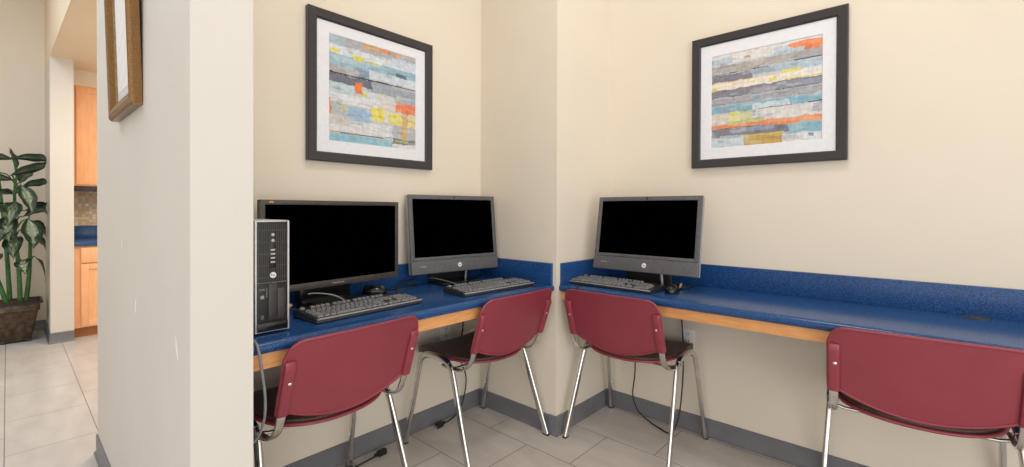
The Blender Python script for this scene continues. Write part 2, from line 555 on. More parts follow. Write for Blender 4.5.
ct = thing('kitchen_countertop', 'dark blue kitchen countertop with backsplash on the maple base cabinets', 'countertop', (0.393, 5.545, 0.815))
box('worktop', (0.0, 1.4, 0.0, 0.634, 0.0, 0.045), M['blue'], ct, bev=0.008, seg=3)
box('backsplash', (0.0, 1.4, 0.634, 0.654, 0.0, 0.165), M['blue'], ct, bev=0.003)
sbox('wall_mosaic', (0.392, 1.79, 6.188, 6.1995, 0.981, 1.40), M['mosaic'])
uc = thing('wall_cabinet', 'maple wall cabinet hanging above the mosaic splashback', 'cabinet', (0.393, 5.85, 1.361))
box('body', (0.0, 1.4, 0.0, 0.335, 0.0, 0.934), M['maple'], uc)
for k in range(3):
    x0 = 0.038 + k * 0.45
    panel_door('door', x0, x0 + 0.44, 0.012, 0.922, uc, y=0.0)
box('light_rail', (0.0, 1.4, 0.004, 0.03, -0.05, 0.0), M['pot_rim'], uc, bev=0.003)

# ------------------------------------------------------------------ desks
def nose_profile():
    # (depth from front, z) rounded nose of the worktop
    pts = []
    for k in range(9):
        a = PI / 2 + PI * k / 8
        pts.append((0.018 + 0.018 * math.cos(a), 0.749 + 0.018 * math.sin(a)))
    return pts

def desk(name, label, axis):
    t = thing(name, label, 'desk')
    bm = newbm()
    prof = nose_profile()
    prof = prof + [(0.56, 0.731), (0.56, DZ)]
    rings = []
    if axis == 'x':
        ends = (NX2 + 0.001, PX - 0.001); fy = 1.402; back = YL - 0.001
        for e in ends:
            rings.append([bm.verts.new((e, min(fy + d, back), z)) for d, z in prof])
    else:
        ends = (PY - 0.001, -2.2); fx = 1.902; back = XR - 0.001
        for e in ends:
            rings.append([bm.verts.new((min(fx + d, back), e, z)) for d, z in prof])
    n = len(prof)
    a, b = rings
    for j in range(n):
        bm.faces.new((a[j], a[(j + 1) % n], b[(j + 1) % n], b[j]))
    bm.faces.new(a); bm.faces.new(b[::-1])
    link('worktop', bm, M['blue'], t, smooth=30)
    if axis == 'x':
        box('backsplash', (NX2 + 0.001, PX - 0.001, YL - 0.020, YL - 0.001, DZ, 0.877), M['blue'], t, bev=0.002)
        box('side_splash', (PX - 0.020, PX - 0.001, 1.412, YL - 0.020, DZ, 0.877), M['blue'], t, bev=0.002)
        box('side_splash', (NX2 + 0.001, NX2 + 0.020, 1.412, YL - 0.020, DZ, 0.877), M['blue'], t, bev=0.002)
        box('apron', (NX2 + 0.001, PX - 0.001, 1.425, 1.445, 0.683, 0.731), M['wood_edge'], t, bev=0.002)
        box('support_cleat', (NX2 + 0.001, PX - 0.001, YL - 0.04, YL - 0.001, 0.68, 0.731), M['wood_edge'], t)
    else:
        box('backsplash', (XR - 0.020, XR - 0.001, -2.2, PY - 0.001, DZ, 0.877), M['blue'], t, bev=0.002)
        box('side_splash', (1.912, XR - 0.020, PY - 0.020, PY - 0.001, DZ, 0.877), M['blue'], t, bev=0.002)
        box('apron', (1.925, 1.945, -2.2, PY - 0.001, 0.686, 0.731), M['wood_edge'], t, bev=0.002)
        box('support_cleat', (XR - 0.04, XR - 0.001, -2.2, PY - 0.001, 0.68, 0.731), M['wood_edge'], t)
        bm = newbm()
        add_lathe(bm, [(0.030, 0.0005), (0.036, 0.0005), (0.036, 0.003), (0.030, 0.003), (0.027, 0.001), (0.001, 0.001)], (2.338, -0.145, DZ - 0.0004), 32)
        link('cable_grommet', bm, M['bezel_brown'], t, smooth=30)
    return t
desk('wall_desk', 'blue laminate wall desk on the left wall, holding two screens and the tower', 'x')
desk('wall_desk', 'long blue laminate wall desk with maple edge along the right wall', 'y')

# ------------------------------------------------------------------ chairs
shell_grow = lambda s: 0.008 if s < -0.15 else 0.008 - 0.016 * min(1, (s + 0.15) / 0.4)
pad_grow = lambda s: -0.005 if s < -0.15 else -0.005 + 0.013 * min(1, (s + 0.15) / 0.4)
def seat_out(a, grow=0.0):
    c, s = math.cos(a), math.sin(a)
    if callable(grow):
        grow = grow(s)
    ax = 0.222 + grow
    if s >= 0:
        n = 4.2; by = 0.215 + grow
    else:
        n = 2.5; by = 0.222 + grow
    x = ax * math.copysign(abs(c) ** (2 / n), c)
    y = 0.290 + by * math.copysign(abs(s) ** (2 / n), s)
    return x, y
def seat_z(x, y):
    z = 0.447 + 0.020 * (x / 0.225) ** 2
    if y > 0.42:
        z -= 0.9 * (y - 0.42) ** 1.5 * 1.3
    z += 0.008 * clamp((y - 0.1) / 0.3)
    if y < 0.14:
        z += 0.10 * (0.14 - y)
    return z
def add_seat(bm, grow, dz, th, dome=0.0, rings_n=8, seg=56):
    def layer(off, flip):
        rings = []
        c = bm.verts.new((0, 0.29, seat_z(0, 0.29) + (off(0.29) if callable(off) else off) + dome))
        for k in range(1, rings_n + 1):
            q = k / rings_n
            ring = []
            for j in range(seg):
                x, y = seat_out(2 * PI * j / seg, grow)
                x, y = x * q, 0.29 + (y - 0.29) * q
                edge = dome * (1 - q ** 6)
                ring.append(bm.verts.new((x, y, seat_z(x, y) + (off(y) if callable(off) else off) + edge)))
            rings.append(ring)
        for j in range(seg):
            bm.faces.new((c, rings[0][j], rings[0][(j + 1) % seg]))
        for a, b in zip(rings, rings[1:]):
            for j in range(seg):
                bm.faces.new((a[j], b[j], b[(j + 1) % seg], a[(j + 1) % seg]))
        return rings[-1]
    t_ = layer(dz, False)
    dome = 0.0
    b_ = layer((lambda y: dz - th(y)) if callable(th) else dz - th, True)
    for j in range(seg):
        bm.faces.new((t_[j], b_[j], b_[(j + 1) % seg], t_[(j + 1) % seg]))

def back_y(z):
    return 0.046 - (z - 0.535) * 0.33
def back_pt(u, v):
    s = 2 * u - 1
    x = s * 0.243
    a = abs(s)
    zt = 0.766 - 0.004 * s * s
    if a > 0.80:
        q = min(1.0, (a - 0.80) / 0.20)
        zt -= 0.052 * (1 - math.sqrt(max(0.0, 1 - q * q)))
    zb = 0.481 + 0.056 * min(1.0, a / 0.88) ** 2.0
    z = zb + (zt - zb) * v
    y = back_y(z) - 0.020 * (1 - s * s) - 0.006
    return Vector((x, y, z))

def make_chair(label):
    t = thing('stacking_chair', label, 'chair', group='burgundy chairs at the blue desks')
    bm = newbm()
    add_seat(bm, shell_grow, 0.0, 0.007)
    # turned lip round the shell
    lip = []
    for j in range(57):
        x, y = seat_out(2 * PI * j / 56, shell_grow)
        lip.append(Vector((x, y, seat_z(x, y) - 0.003)))
    add_sweep(bm, lip, 0.006, seg=8)
    link('seat_shell', bm, M['burgundy'], t, smooth=50)
    bm = newbm()
    add_seat(bm, pad_grow, 0.010, lambda y: 0.0095 + 0.020 * clamp((y - 0.12) / 0.12), dome=0.008)
    link('seat_pad', bm, M['seat'], t, smooth=50)
    bm = newbm()
    add_grid_solid(bm, 40, 14, back_pt, lambda u, v: Vector((0, 0.006, 0)))
    rim = [back_pt(i / 40, 1) for i in range(41)] + [back_pt(1, 1 - j / 14) for j in range(1, 15)] + [back_pt(1 - i / 40, 0) for i in range(1, 41)] + [back_pt(0, j / 14) for j in range(1, 15)]
    add_sweep(bm, [p + Vector((0, 0.001, 0)) for p in rim], 0.0052, seg=8)
    link('backrest', bm, M['burgundy'], t, smooth=50)
    for s in (-1, 1):
        # moulded sleeve over the post
        bm = newbm()
        path = [Vector((s * 0.2275, back_y(z) - 0.0125 + (0.006 if z > 0.699 else 0), z)) for z in (0.533, 0.56, 0.60, 0.64, 0.68, 0.693, 0.700)]
        add_sweep(bm, path, 0.0175, 0.011, ref=(1, 0, 0), seg=20, sq=0.55)
        sl = link('post_sleeve', bm, M['burgundy'], t, smooth=50)
        bm = newbm()
        add_lathe(bm, [(0.0060, 0), (0.0056, 0.0018), (0.003, 0.003), (0.0005, 0.0034)], seg=14)
        xform(bm.verts, Matrix.Translation((s * 0.224, back_y(0.637) - 0.0225, 0.637)) @ Matrix.Rotation(PI / 2 + 0.32 * 0, 4, 'X'))
        link('screw', bm, M['steel'], sl, smooth=40)
        # chrome post sweeping out of the seat rail up into the sleeve
        bm = newbm()
        path = catmull([(s * 0.236, 0.235, 0.437), (s * 0.235, 0.175, 0.432), (s * 0.232, 0.115, 0.437), (s * 0.229, 0.072, 0.463), (s * 0.2275, 0.047, 0.505), (s * 0.2275, 0.035, 0.540), (s * 0.2275, 0.018, 0.575)], 6)
        add_sweep(bm, path, 0.0140, 0.0050, ref=(1, 0, 0), seg=14, sq=0.6)
        link('back_post', bm, M['chrome'], t, smooth=60)
        # legs: rear and front of one bent oval tube, topped by a black rail
        bm = newbm()
        path = catmull([(s * 0.2655, 0.020, 0.004), (s * 0.256, 0.088, 0.20), (s * 0.246, 0.150, 0.385), (s * 0.243, 0.172, 0.432), (s * 0.242, 0.200, 0.452)], 6)
        add_sweep(bm, path, 0.0095, 0.0150, ref=(1, 0, 0), seg=18, sq=0.75)
        lg = link('leg', bm, M['chrome'], t, smooth=60)
        bm = newbm(); add_box(bm, s * 0.2655 - 0.0100, s * 0.2655 + 0.0100, 0.004, 0.036, 0.0, 0.006, bev=0.002)
        link('foot_cap', bm, M['rubber'], lg, smooth=40)
        bm = newbm()
        path = catmull([(s * 0.2685, 0.487, 0.004), (s * 0.257, 0.440, 0.21), (s * 0.247, 0.402, 0.395), (s * 0.245, 0.388, 0.434), (s * 0.243, 0.362, 0.455)], 6)
        add_sweep(bm, path, 0.0095, 0.0150, ref=(1, 0, 0), seg=18, sq=0.75)
        lg = link('leg', bm, M['chrome'], t, smooth=60)
        bm = newbm(); add_box(bm, s * 0.2685 - 0.0100, s * 0.2685 + 0.0100, 0.471, 0.503, 0.0, 0.006, bev=0.002)
        link('foot_cap', bm, M['rubber'], lg, smooth=40)
        for zz, yy, xx in ((0.165, 0.451, 0.259), (0.33, 0.415, 0.250)):
            bm = newbm(); add_lathe(bm, [(0.004, -0.011), (0.004, 0.0095), (0.001, 0.011)], seg=10)
            xform(bm.verts, Matrix.Translation((s * xx, yy, zz)) @ Matrix.Rotation(s * PI / 2, 4, 'Y'))
            link('stud', bm, M['steel'], lg, smooth=40)
        bm = newbm()
        path = catmull([(s * 0.243, 0.374, 0.449), (s * 0.243, 0.345, 0.464), (s * 0.243, 0.280, 0.468), (s * 0.243, 0.218, 0.462), (s * 0.242, 0.188, 0.448)], 6)
        add_sweep(bm, path, 0.0120, 0.0140, ref=(1, 0, 0), seg=16, sq=0.8)
        link('side_rail', bm, M['chrome'], t, smooth=60)
    for y, z in ((0.185, 0.430), (0.375, 0.438)):
        bm = newbm()
        add_sweep(bm, [(-0.243, y, z + 0.006), (-0.2, y, z - 0.006), (0, y, z - 0.010), (0.2, y, z - 0.006), (0.243, y, z + 0.006)], 0.006, seg=10)
        link('crossbar', bm, M['chrome'], t, smooth=60)
    return t

chair = make_chair('burgundy plastic-backed chair with chrome legs, nearest the partition and the computer tower')
chair_poses = [((0.780, 1.402), 0.051, None),
               ((1.583, 1.404), 0.003, 'burgundy plastic-backed chair at the left desk, in front of the screen beside the pillar'),
               ((1.874, 1.071), -1.565, 'burgundy plastic-backed chair pulled to the right-wall desk, under its only screen'),
               ((1.906, -0.004), -1.475, 'burgundy plastic-backed chair cropped by the right edge, at the empty stretch of desk')]
for (x, y), rz, lb in chair_poses:
    c = chair if lb is None else copy_tree(chair)
    c.location = (x, y, 0)
    c.rotation_euler = (0, 0, rz)
    if lb:
        c['label'] = lb

# ------------------------------------------------------------------ framed pictures
def vnoise(x, y, seed=0):
    def h(i, j):
        return (math.sin(i * 127.1 + j * 311.7 + seed * 74.7) * 43758.5453) % 1.0
    i, j = math.floor(x), math.floor(y)
    fx, fy = x - i, y - j
    fx = fx * fx * (3 - 2 * fx); fy = fy * fy * (3 - 2 * fy)
    return (h(i, j) * (1 - fx) + h(i + 1, j) * fx) * (1 - fy) + (h(i, j + 1) * (1 - fx) + h(i + 1, j + 1) * fx) * fy

ART_L = [(0, 1, 0, 1, (186, 192, 200)), (0, .16, 0, .10, (158, 182, 198)), (.16, 1, 0, .09, (168, 168, 174)), (.37, .52, .0, .05, (214, 158, 96)), (.54, .66, .0, .045, (232, 136, 70)), (.72, .80, .01, .045, (230, 140, 80)),
         (0, 1, .09, .17, (202, 210, 222)), (.70, 1, .06, .15, (190, 204, 224)), (0, 1, .17, .30, (140, 180, 200)), (.05, .45, .18, .24, (150, 186, 208)), (.02, .10, .13, .165, (222, 206, 84)), (.26, .38, .145, .19, (226, 212, 80)), (.42, .54, .165, .185, (200, 196, 120)),
         (.74, .88, .21, .27, (86, 112, 142)), (0, .30, .28, .345, (166, 164, 172)), (.30, .42, .27, .35, (122, 144, 168)), (.42, 1, .25, .33, (192, 206, 218)),
         (0, .45, .36, .44, (104, 110, 130)), (.45, 1, .36, .47, (150, 160, 176)), (0, .28, .44, .54, (176, 196, 208)), (.28, .74, .47, .55, (188, 198, 208)), (.74, 1, .45, .52, (160, 172, 186)),
         (.26, .345, .40, .51, (238, 122, 58)), (.345, .40, .49, .525, (206, 200, 70)), (.56, .64, .47, .49, (190, 200, 120)), (.74, .79, .46, .48, (180, 200, 110)),
         (0, .52, .54, .63, (206, 212, 218)), (.52, .74, .53, .62, (208, 200, 196)), (.73, 1, .52, .625, (236, 124, 82)), (0, .022, .60, .76, (234, 112, 70)),
         (.022, .21, .63, .77, (168, 182, 190)), (.12, .19, .64, .70, (186, 196, 140)), (.21, .45, .65, .78, (150, 180, 216)), (.45, .60, .62, .75, (224, 214, 92)), (.60, .65, .63, .75, (210, 208, 206)), (.65, .81, .64, .75, (224, 212, 88)),
         (.81, 1, .64, .76, (220, 206, 140)), (0, .70, .78, .905, (204, 208, 214)), (0, .2, .75, .84, (196, 190, 188)), (.70, 1, .76, .90, (176, 176, 184)), (.82, .895, .64, .90, (206, 170, 116)),
         (0, .70, .92, 1, (132, 184, 208)), (.70, 1, .90, .95, (122, 126, 132)), (.72, .9, .91, .93, (160, 180, 110)), (.70, 1, .95, 1, (206, 206, 210)), (.02, .12, .898, .912, (214, 160, 90)), (.12, .6, .905, .915, (110, 96, 86)), (.2, .3, .90, .91, (220, 150, 80)),
         (0, 1, .345, .36, (70, 58, 56)), (.6, .8, .895, .902, (90, 84, 84))]
ART_R = [(0, 1, 0, 1, (188, 192, 198)), (0, 1, 0, .10, (206, 210, 216)), (0, .22, .04, .10, (170, 190, 204)), (.22, .6, .0, .08, (212, 210, 208)), (.6, .95, .04, .13, (176, 196, 214)), (.73, 1, .03, .085, (240, 138, 88)), (.86, 1, .08, .125, (242, 132, 80)), (.33, .39, .06, .085, (180, 158, 130)),
         (0, 1, .12, .20, (166, 164, 168)), (.2, .65, .13, .19, (174, 166, 162)), (0, .40, .22, .30, (124, 124, 138)), (.40, 1, .205, .29, (164, 186, 204)), (.40, .6, .22, .27, (150, 164, 182)),
         (0, 1, .30, .385, (226, 216, 204)), (.66, .82, .275, .31, (224, 216, 84)), (.56, .62, .32, .36, (214, 208, 96)), (.0, .06, .36, .40, (216, 206, 84)), (.37, .42, .33, .35, (220, 212, 110)), (0, .65, .30, .308, (228, 178, 96)), (.7, 1, .37, .38, (214, 204, 90)), (.86, 1, .29, .35, (210, 212, 216)),
         (0, 1, .385, .465, (126, 127, 142)), (.5, 1, .40, .45, (138, 146, 166)), (0, 1, .475, .545, (158, 160, 170)), (.4, .48, .47, .55, (150, 172, 190)), (0, 1, .55, .625, (124, 174, 198)), (.1, .2, .56, .62, (140, 160, 184)), (.40, .73, .57, .63, (190, 206, 216)),
         (0, 1, .635, .75, (206, 206, 208)), (0, .17, .64, .75, (204, 194, 188)), (.18, .27, .62, .72, (216, 212, 120)), (.28, .40, .63, .75, (198, 200, 140)), (.40, .44, .64, .7, (160, 174, 188)), (.92, 1, .64, .72, (168, 168, 182)), (.15, .5, .72, .75, (190, 196, 130)),
         (0, .72, .80, .89, (124, 126, 140)), (.2, .6, .81, .85, (140, 150, 170)), (.72, 1, .81, .91, (128, 176, 200)), (0, .32, .89, 1, (186, 202, 216)), (.1, .3, .87, .9, (160, 176, 190)), (.32, .68, .90, 1, (198, 162, 84)), (.30, .68, .885, .90, (196, 188, 96)), (.68, 1, .91, 1, (206, 212, 218)), (.88, .92, .92, .95, (120, 150, 190)),
         (0, 1, .755, .795, (236, 134, 82)), (.5, 1, .75, .81, (238, 136, 80)), (0, .55, .205, .213, (84, 74, 72)), (.77, 1, .195, .206, (84, 74, 72)), (.2, .9, .462, .470, (96, 92, 98)), (.45, .75, .625, .632, (120, 104, 96)), (.88, 1, .618, .63, (84, 80, 84)), (.05, .4, .795, .80, (96, 66, 60))]

def add_art(name, parent, w, h, spec, seed, y):
    bm = newbm()
    nu, nv = 190, 190
    cl = bm.loops.layers.float_color.new('Col')
    V = [[bm.verts.new((-w / 2 + w * i / nu, y, h - h * j / nv)) for j in range(nv + 1)] for i in range(nu + 1)]
    for i in range(nu):
        for j in range(nv):
            s = (i + .5) / nu; t = (j + .5) / nv
            dt = (vnoise(s * 14, t * 5, seed) - .5) * 0.016 + (vnoise(s * 50, t * 30, seed + 3) - .5) * 0.008
            ds = (vnoise(s * 8, t * 26, seed + 5) - .5) * 0.035
            c = spec[0][4]
            for k, r in enumerate(spec):
                thin = (r[3] - r[2]) < 0.02
                q = 0.25 if thin else 1
                if r[0] <= s + (ds if r[0] > 0.001 or r[1] < .999 else 0) < r[1] + (0.05 if r[1] >= .999 else 0) and r[2] <= t + dt * q < r[3] + (0.05 if r[3] >= .999 else 0):
                    c = r[4]
            n1 = vnoise(s * 22, t * 60, seed + 9) - .5
            n2 = vnoise(s * 70, t * 18, seed + 11) - .5
            n3 = vnoise(s * 9, t * 30, seed + 13)
            f = 1 + n1 * 0.10 + n2 * 0.08
            c = [x * f for x in c]
            if n3 > 0.70:
                c = [x * .72 + 214 * .28 for x in c]
            elif n3 < 0.15:
                c = [x * .90 for x in c]
            mean_ = sum(c) / 3
            c = [mean_ + (x - mean_) * 0.84 for x in c]
            cc = (lin(min(255, c[0])), lin(min(255, c[1])), lin(min(255, c[2])), 1)
            f_ = bm.faces.new((V[i][j], V[i][j + 1], V[i + 1][j + 1], V[i + 1][j]))
            for l in f_.loops:
                l[cl] = cc
    # thickness of the print
    return link(name, bm, M['art'], parent)

def add_frame(bm, w, h, prof):
    """mitred frame in local XZ, z from 0..h, profile list of (inset, y)"""
    rings = []
    for ins, y in prof:
        rings.append([bm.verts.new(p) for p in ((-w / 2 + ins, y, ins), (w / 2 - ins, y, ins), (w / 2 - ins, y, h - ins), (-w / 2 + ins, y, h - ins))])
    n = len(rings)
    for k in range(n):
        a, b = rings[k], rings[(k + 1) % n]
        for j in range(4):
            bm.faces.new((a[j], a[(j + 1) % 4], b[(j + 1) % 4], b[j]))

def picture(label, loc, rz, w, h, spec, seed, art_rect):
    t = thing('framed_picture', label, 'picture', loc, rz)
    bm = newbm()
    add_frame(bm, w, h, [(0.0, 0.0), (0.0, -0.024), (0.003, -0.027), (0.036, -0.022), (0.042, -0.016), (0.042, 0.0)])
    link('frame', bm, M['frame_dark'], t, smooth=20)
    x0, x1, z0, z1 = art_rect
    bm = newbm()
    # mat board: four sloping-cut strips around the print
    a = [(-w / 2 + 0.04, 0.04), (w / 2 - 0.04, 0.04), (w / 2 - 0.04, h - 0.04), (-w / 2 + 0.04, h - 0.04)]
    b = [(x0, z0), (x1, z0), (x1, z1), (x0, z1)]
    e = 0.0025
    c = [(x0 + e, z0 + e), (x1 - e, z0 + e), (x1 - e, z1 - e), (x0 + e, z1 - e)]
    A = [bm.verts.new((x, -0.012, z)) for x, z in a]
    B = [bm.verts.new((x, -0.012, z)) for x, z in b]
    Cc = [bm.verts.new((x, -0.0095, z)) for x, z in c]
    D = [bm.verts.new((x, -0.0085, z)) for x, z in a]
    for j in range(4):
        k = (j + 1) % 4
        bm.faces.new((A[j], A[k], B[k], B[j])); bm.faces.new((B[j], B[k], Cc[k], Cc[j])); bm.faces.new((Cc[j], Cc[k], D[k], D[j])); bm.faces.new((D[j], D[k], A[k], A[j]))
    link('mat_board', bm, M['mat_white'], t)
    box('backing_board', (-w / 2 + 0.03, w / 2 - 0.03, -0.008, -0.001, 0.03, h - 0.03), M['backing'], t)
    art = add_art('art_print', t, x1 - x0, z1 - z0, spec, seed, 0)
    art.location = ((x0 + x1) / 2, -0.0088, z0)
    return t

picture('dark-framed abstract striped print with yellow blocks, on the left wall above the screens', (1.177, YL - 0.002, 1.360), 0, 0.655, 0.655, ART_L, 1, (-0.231, 0.231, 0.093, 0.566))
picture('dark-framed abstract striped print with a long orange stripe, on the right wall', (XR - 0.002, 0.5635, 1.368), -PI / 2, 0.652, 0.656, ART_R, 2, (-0.2345, 0.2355, 0.095, 0.556))

gp = thing('framed_picture', 'ornate gold-framed pale drawing hung on the partition, cropped by the top edge', 'picture', (NX - 0.001, 2.018, 1.475), -PI / 2)
# local x runs along -y of the room, local y towards +x: turn so the face looks to -x
gp.rotation_euler = (0.028, 0, -PI / 2)
bm = newbm()
w, h = 0.445, 0.62
add_frame(bm, w, h, [(0.0, 0.0), (0.0, -0.022), (0.006, -0.030), (0.014, -0.026), (0.020, -0.031), (0.032, -0.028), (0.037, -0.022), (0.042, -0.024), (0.050, -0.016), (0.055, -0.012), (0.055, 0.0)])
link('frame', bm, M['gold'], gp, smooth=20)
bm = newbm()
add_frame(bm, w - 0.108, h - 0.108, [(0.0, 0.0), (0.0, -0.013), (0.008, -0.010), (0.008, 0.0)])
o = link('inner_lip', bm, M['gold_lip'], gp); o.location = (0, 0, 0.054)
box('backing_board', (-w / 2 + 0.03, w / 2 - 0.03, -0.005, -0.001, 0.03, h - 0.03), M['backing'], gp)
box('mat_board', (-w / 2 + 0.055, w / 2 - 0.055, -0.008, -0.005, 0.055, h - 0.055), noisy('grey_mat_board', rgb(196, 196, 200), rgb(206, 206, 210), 40, 0.7), gp)
def drawing_mat():
    m, nt, b = base_mat('faint_pencil_drawing', 0.6)
    L = nt.links.new
    tc = N(nt, 'ShaderNodeTexCoord'); mp = N(nt, 'ShaderNodeMapping'); mp.inputs['Rotation'].default_value = (0, 0.5, 0)
    wv = N(nt, 'ShaderNodeTexWave'); wv.inputs['Scale'].default_value = 5; wv.inputs['Distortion'].default_value = 3; wv.inputs['Detail'].default_value = 3; wv.bands_direction = 'Z'
    L(tc.outputs['Object'], mp.inputs['Vector']); L(mp.outputs[0], wv.inputs['Vector'])
    r = N(nt, 'ShaderNodeValToRGB'); r.color_ramp.elements[0].position = 0.0; r.color_ramp.elements[0].color = rgb(214, 214, 220); r.color_ramp.elements[1].position = 0.10; r.color_ramp.elements[1].color = rgb(226, 226, 230)
    L(wv.outputs['Fac'], r.inputs[0]); L(r.outputs[0], b.inputs['Base Color'])
    return m
box('drawing', (-w / 2 + 0.075, w / 2 - 0.075, -0.0088, -0.008, 0.090, h - 0.09), drawing_mat(), gp)

# ------------------------------------------------------------------ screens
def face_mtx(x, y, z):
    """text plane facing local -y"""
    return Matrix.Translation((x, y, z)) @ Matrix.Rotation(PI / 2, 4, 'X')

def add_disc(bm, x, z, r, y0, y1, seg=24):
    """short cylinder with axis along y"""
    a = [bm.verts.new((x + r * math.cos(2 * PI * j / seg), y0, z + r * math.sin(2 * PI * j / seg))) for j in range(seg)]
    b = [bm.verts.new((x + r * math.cos(2 * PI * j / seg), y1, z + r * math.sin(2 * PI * j / seg))) for j in range(seg)]
    for j in range(seg):
        bm.faces.new((a[j], a[(j + 1) % seg], b[(j + 1) % seg], b[j]))
    bm.faces.new(a); bm.faces.new(b[::-1])

def all_in_one(label, loc, rz, w, h, tilt, front=-0.05, deep=0.10):
    """loc is the bottom centre of the front face; z relative to the desk top"""
    t = thing('all_in_one_computer', label, 'computer', (loc[0], loc[1], DZ), rz, group='all-in-one computers on the desks')
    zb = loc[2] - DZ
    T = Matrix.Translation((0, 0, zb)) @ Matrix.Rotation(-tilt, 4, 'X')
    chin = 0.068
    def P(name, bm, mat, par=t, sm=40):
        xform(bm.verts, T)
        return link(name, bm, mat, par, smooth=sm)
    # rear housing, deeper towards the middle
    bm = newbm()
    add_box(bm, -w / 2, w / 2, 0.006, 0.030, 0.0, h, bev=0.006, seg=3)
    add_box(bm, -w / 2 + 0.04, w / 2 - 0.04, 0.024, 0.056, 0.03, h - 0.03, bev=0.015, seg=3)
    hs = P('housing', bm, M['bezel_edge'])
    # front bezel as a frame
    bm = newbm()
    x0, x1, z0, z1 = -w / 2 + 0.022, w / 2 - 0.022, chin + 0.016, h - 0.022
    ow, oh = w, h
    add_box(bm, -w / 2, x0, -0.004, 0.010, chin, h, bev=0.003)
    add_box(bm, x1, w / 2, -0.004, 0.010, chin, h, bev=0.003)
    add_box(bm, x0 - 0.004, x1 + 0.004, -0.004, 0.0098, z1, h, bev=0.003)
    add_box(bm, x0 - 0.004, x1 + 0.004, -0.004, 0.0098, chin, z0, bev=0.003)
    bz = P('bezel', bm, M['bezel'])
    bm = newbm(); add_box(bm, x0 - 0.001, x1 + 0.001, 0.000, 0.008, z0 - 0.001, z1 + 0.001)
    P('screen', bm, M['screen'])
    bm = newbm(); add_box(bm, -w / 2, w / 2, -0.007, 0.012, 0.0, chin - 0.002, bev=0.004, seg=3)
    ch = P('speaker_bar', bm, M['bezel'])
    bm = newbm(); add_disc(bm, 0.012, chin * 0.5, 0.0115, -0.0085, -0.006)
    lg = P('logo_badge', bm, M['white_mark'], ch)
    bm = newbm(); add_text(bm, 'hp', 0.017, face_mtx(0.012, -0.0089, chin * 0.5 + 0.001))
    P('lettering', bm, M['bezel'], ch, sm=False)
    bm = newbm(); add_text(bm, 'COMPAQ', 0.009, face_mtx(-w / 2 + 0.062, -0.0073, chin * 0.55))
    P('lettering', bm, M['silver_mark'], ch, sm=False)
    bm = newbm(); add_disc(bm, 0.0, h - 0.011, 0.0045, -0.0048, -0.003, 16)
    P('webcam', bm, M['piano'], bz)
    # stand: flat foot and a hinged neck, widened to imitate the shade under the screen
    bm = newbm(); add_box(bm, -0.120, 0.120, front, deep, 0.0005, 0.013, bev=0.005, seg=3)
    link('stand_base', bm, M['piano'], t, smooth=40)
    bm = newbm()
    add_sweep(bm, [(0.0, 0.085, 0.010), (0.0, 0.072, 0.07), (0.0, 0.068, 0.14), (0.0, 0.068, 0.20)], 0.12, 0.010, ref=(1, 0, 0), seg=16, sq=0.5)
    link('stand_neck_shade', bm, M['black'], t, smooth=40)
    bm = newbm()
    add_sweep(bm, [(0.085, 0.05, 0.010), (0.082, 0.036, zb + 0.03)], 0.006, 0.004, ref=(1, 0, 0), seg=10)
    link('prop_bar', bm, M['silver'], t, smooth=40)
    return t

all_in_one('grey-bezelled all-in-one computer with white logo on the left desk, beside the pillar', (1.586, 1.815, 0.828), -0.135, 0.535, 0.400, 0.10)
all_in_one('grey-bezelled all-in-one computer with white logo, the only screen on the right desk', (2.098, 1.029, 0.845), -1.556, 0.545, 0.381, 0.165, front=0.034, deep=0.19)

mon = thing('monitor', 'wide slim black-bezelled monitor beside the tower on the left desk', 'monitor', (0.921, 1.807, DZ), 0.087)
w, h, zb = 0.622, 0.350, 0.069
bm = newbm(); add_box(bm, -w / 2, w / 2, 0.004, 0.022, zb, zb + h, bev=0.004); add_box(bm, -w / 2 + .06, w / 2 - .06, 0.018, 0.05, zb + .04, zb + h - .06, bev=0.012, seg=3)
link('housing', bm, M['black'], mon, smooth=40)
bm = newbm()
add_box(bm, -w / 2, -w / 2 + 0.018, -0.006, 0.010, zb, zb + h, bev=0.003)
add_box(bm, w / 2 - 0.018, w / 2, -0.006, 0.010, zb, zb + h, bev=0.003)
add_box(bm, -w / 2 + 0.014, w / 2 - 0.014, -0.006, 0.0098, zb + h - 0.018, zb + h, bev=0.003)
add_box(bm, -w / 2 + 0.014, w / 2 - 0.014, -0.006, 0.0098, zb, zb + 0.026, bev=0.003)
mb = link('bezel', bm, M['bezel_brown'], mon, smooth=40)
box('screen', (-w / 2 + 0.017, w / 2 - 0.017, -0.002, 0.006, zb + 0.025, zb + h - 0.017), M['screen'], mon)
bm = newbm(); add_text(bm, 'ViewSonic', 0.013, face_mtx(0.0, -0.0063, zb + 0.013))
link('lettering', bm, M['silver_mark'], mb)
bm = newbm()
for k in range(3):
    add_disc(bm, -w / 2 + 0.034 + k * 0.005, zb + h - 0.009 + 0.001 * (k % 2), 0.003, -0.0068, -0.0055, 10)
link('logo_badge', bm, M['orange_mark'], mb)
bm = newbm(); add_lathe(bm, [(0.105, 0.0005), (0.115, 0.004), (0.110, 0.012), (0.06, 0.017), (0.001, 0.018)], (-0.03, 0.005, 0), 40, sx=1.22, sy=0.85)
link('stand_base', bm, M['piano'], mon, smooth=50)
bm = newbm(); add_sweep(bm, [(-0.03, 0.040, 0.012), (-0.03, 0.042, 0.08), (-0.03, 0.040, 0.17)], 0.115, 0.012, ref=(1, 0, 0), seg=16, sq=0.6)  # neck widened to fill in for the dark shade below the monitor
link('stand_neck_shade', bm, M['piano'], mon, smooth=50)

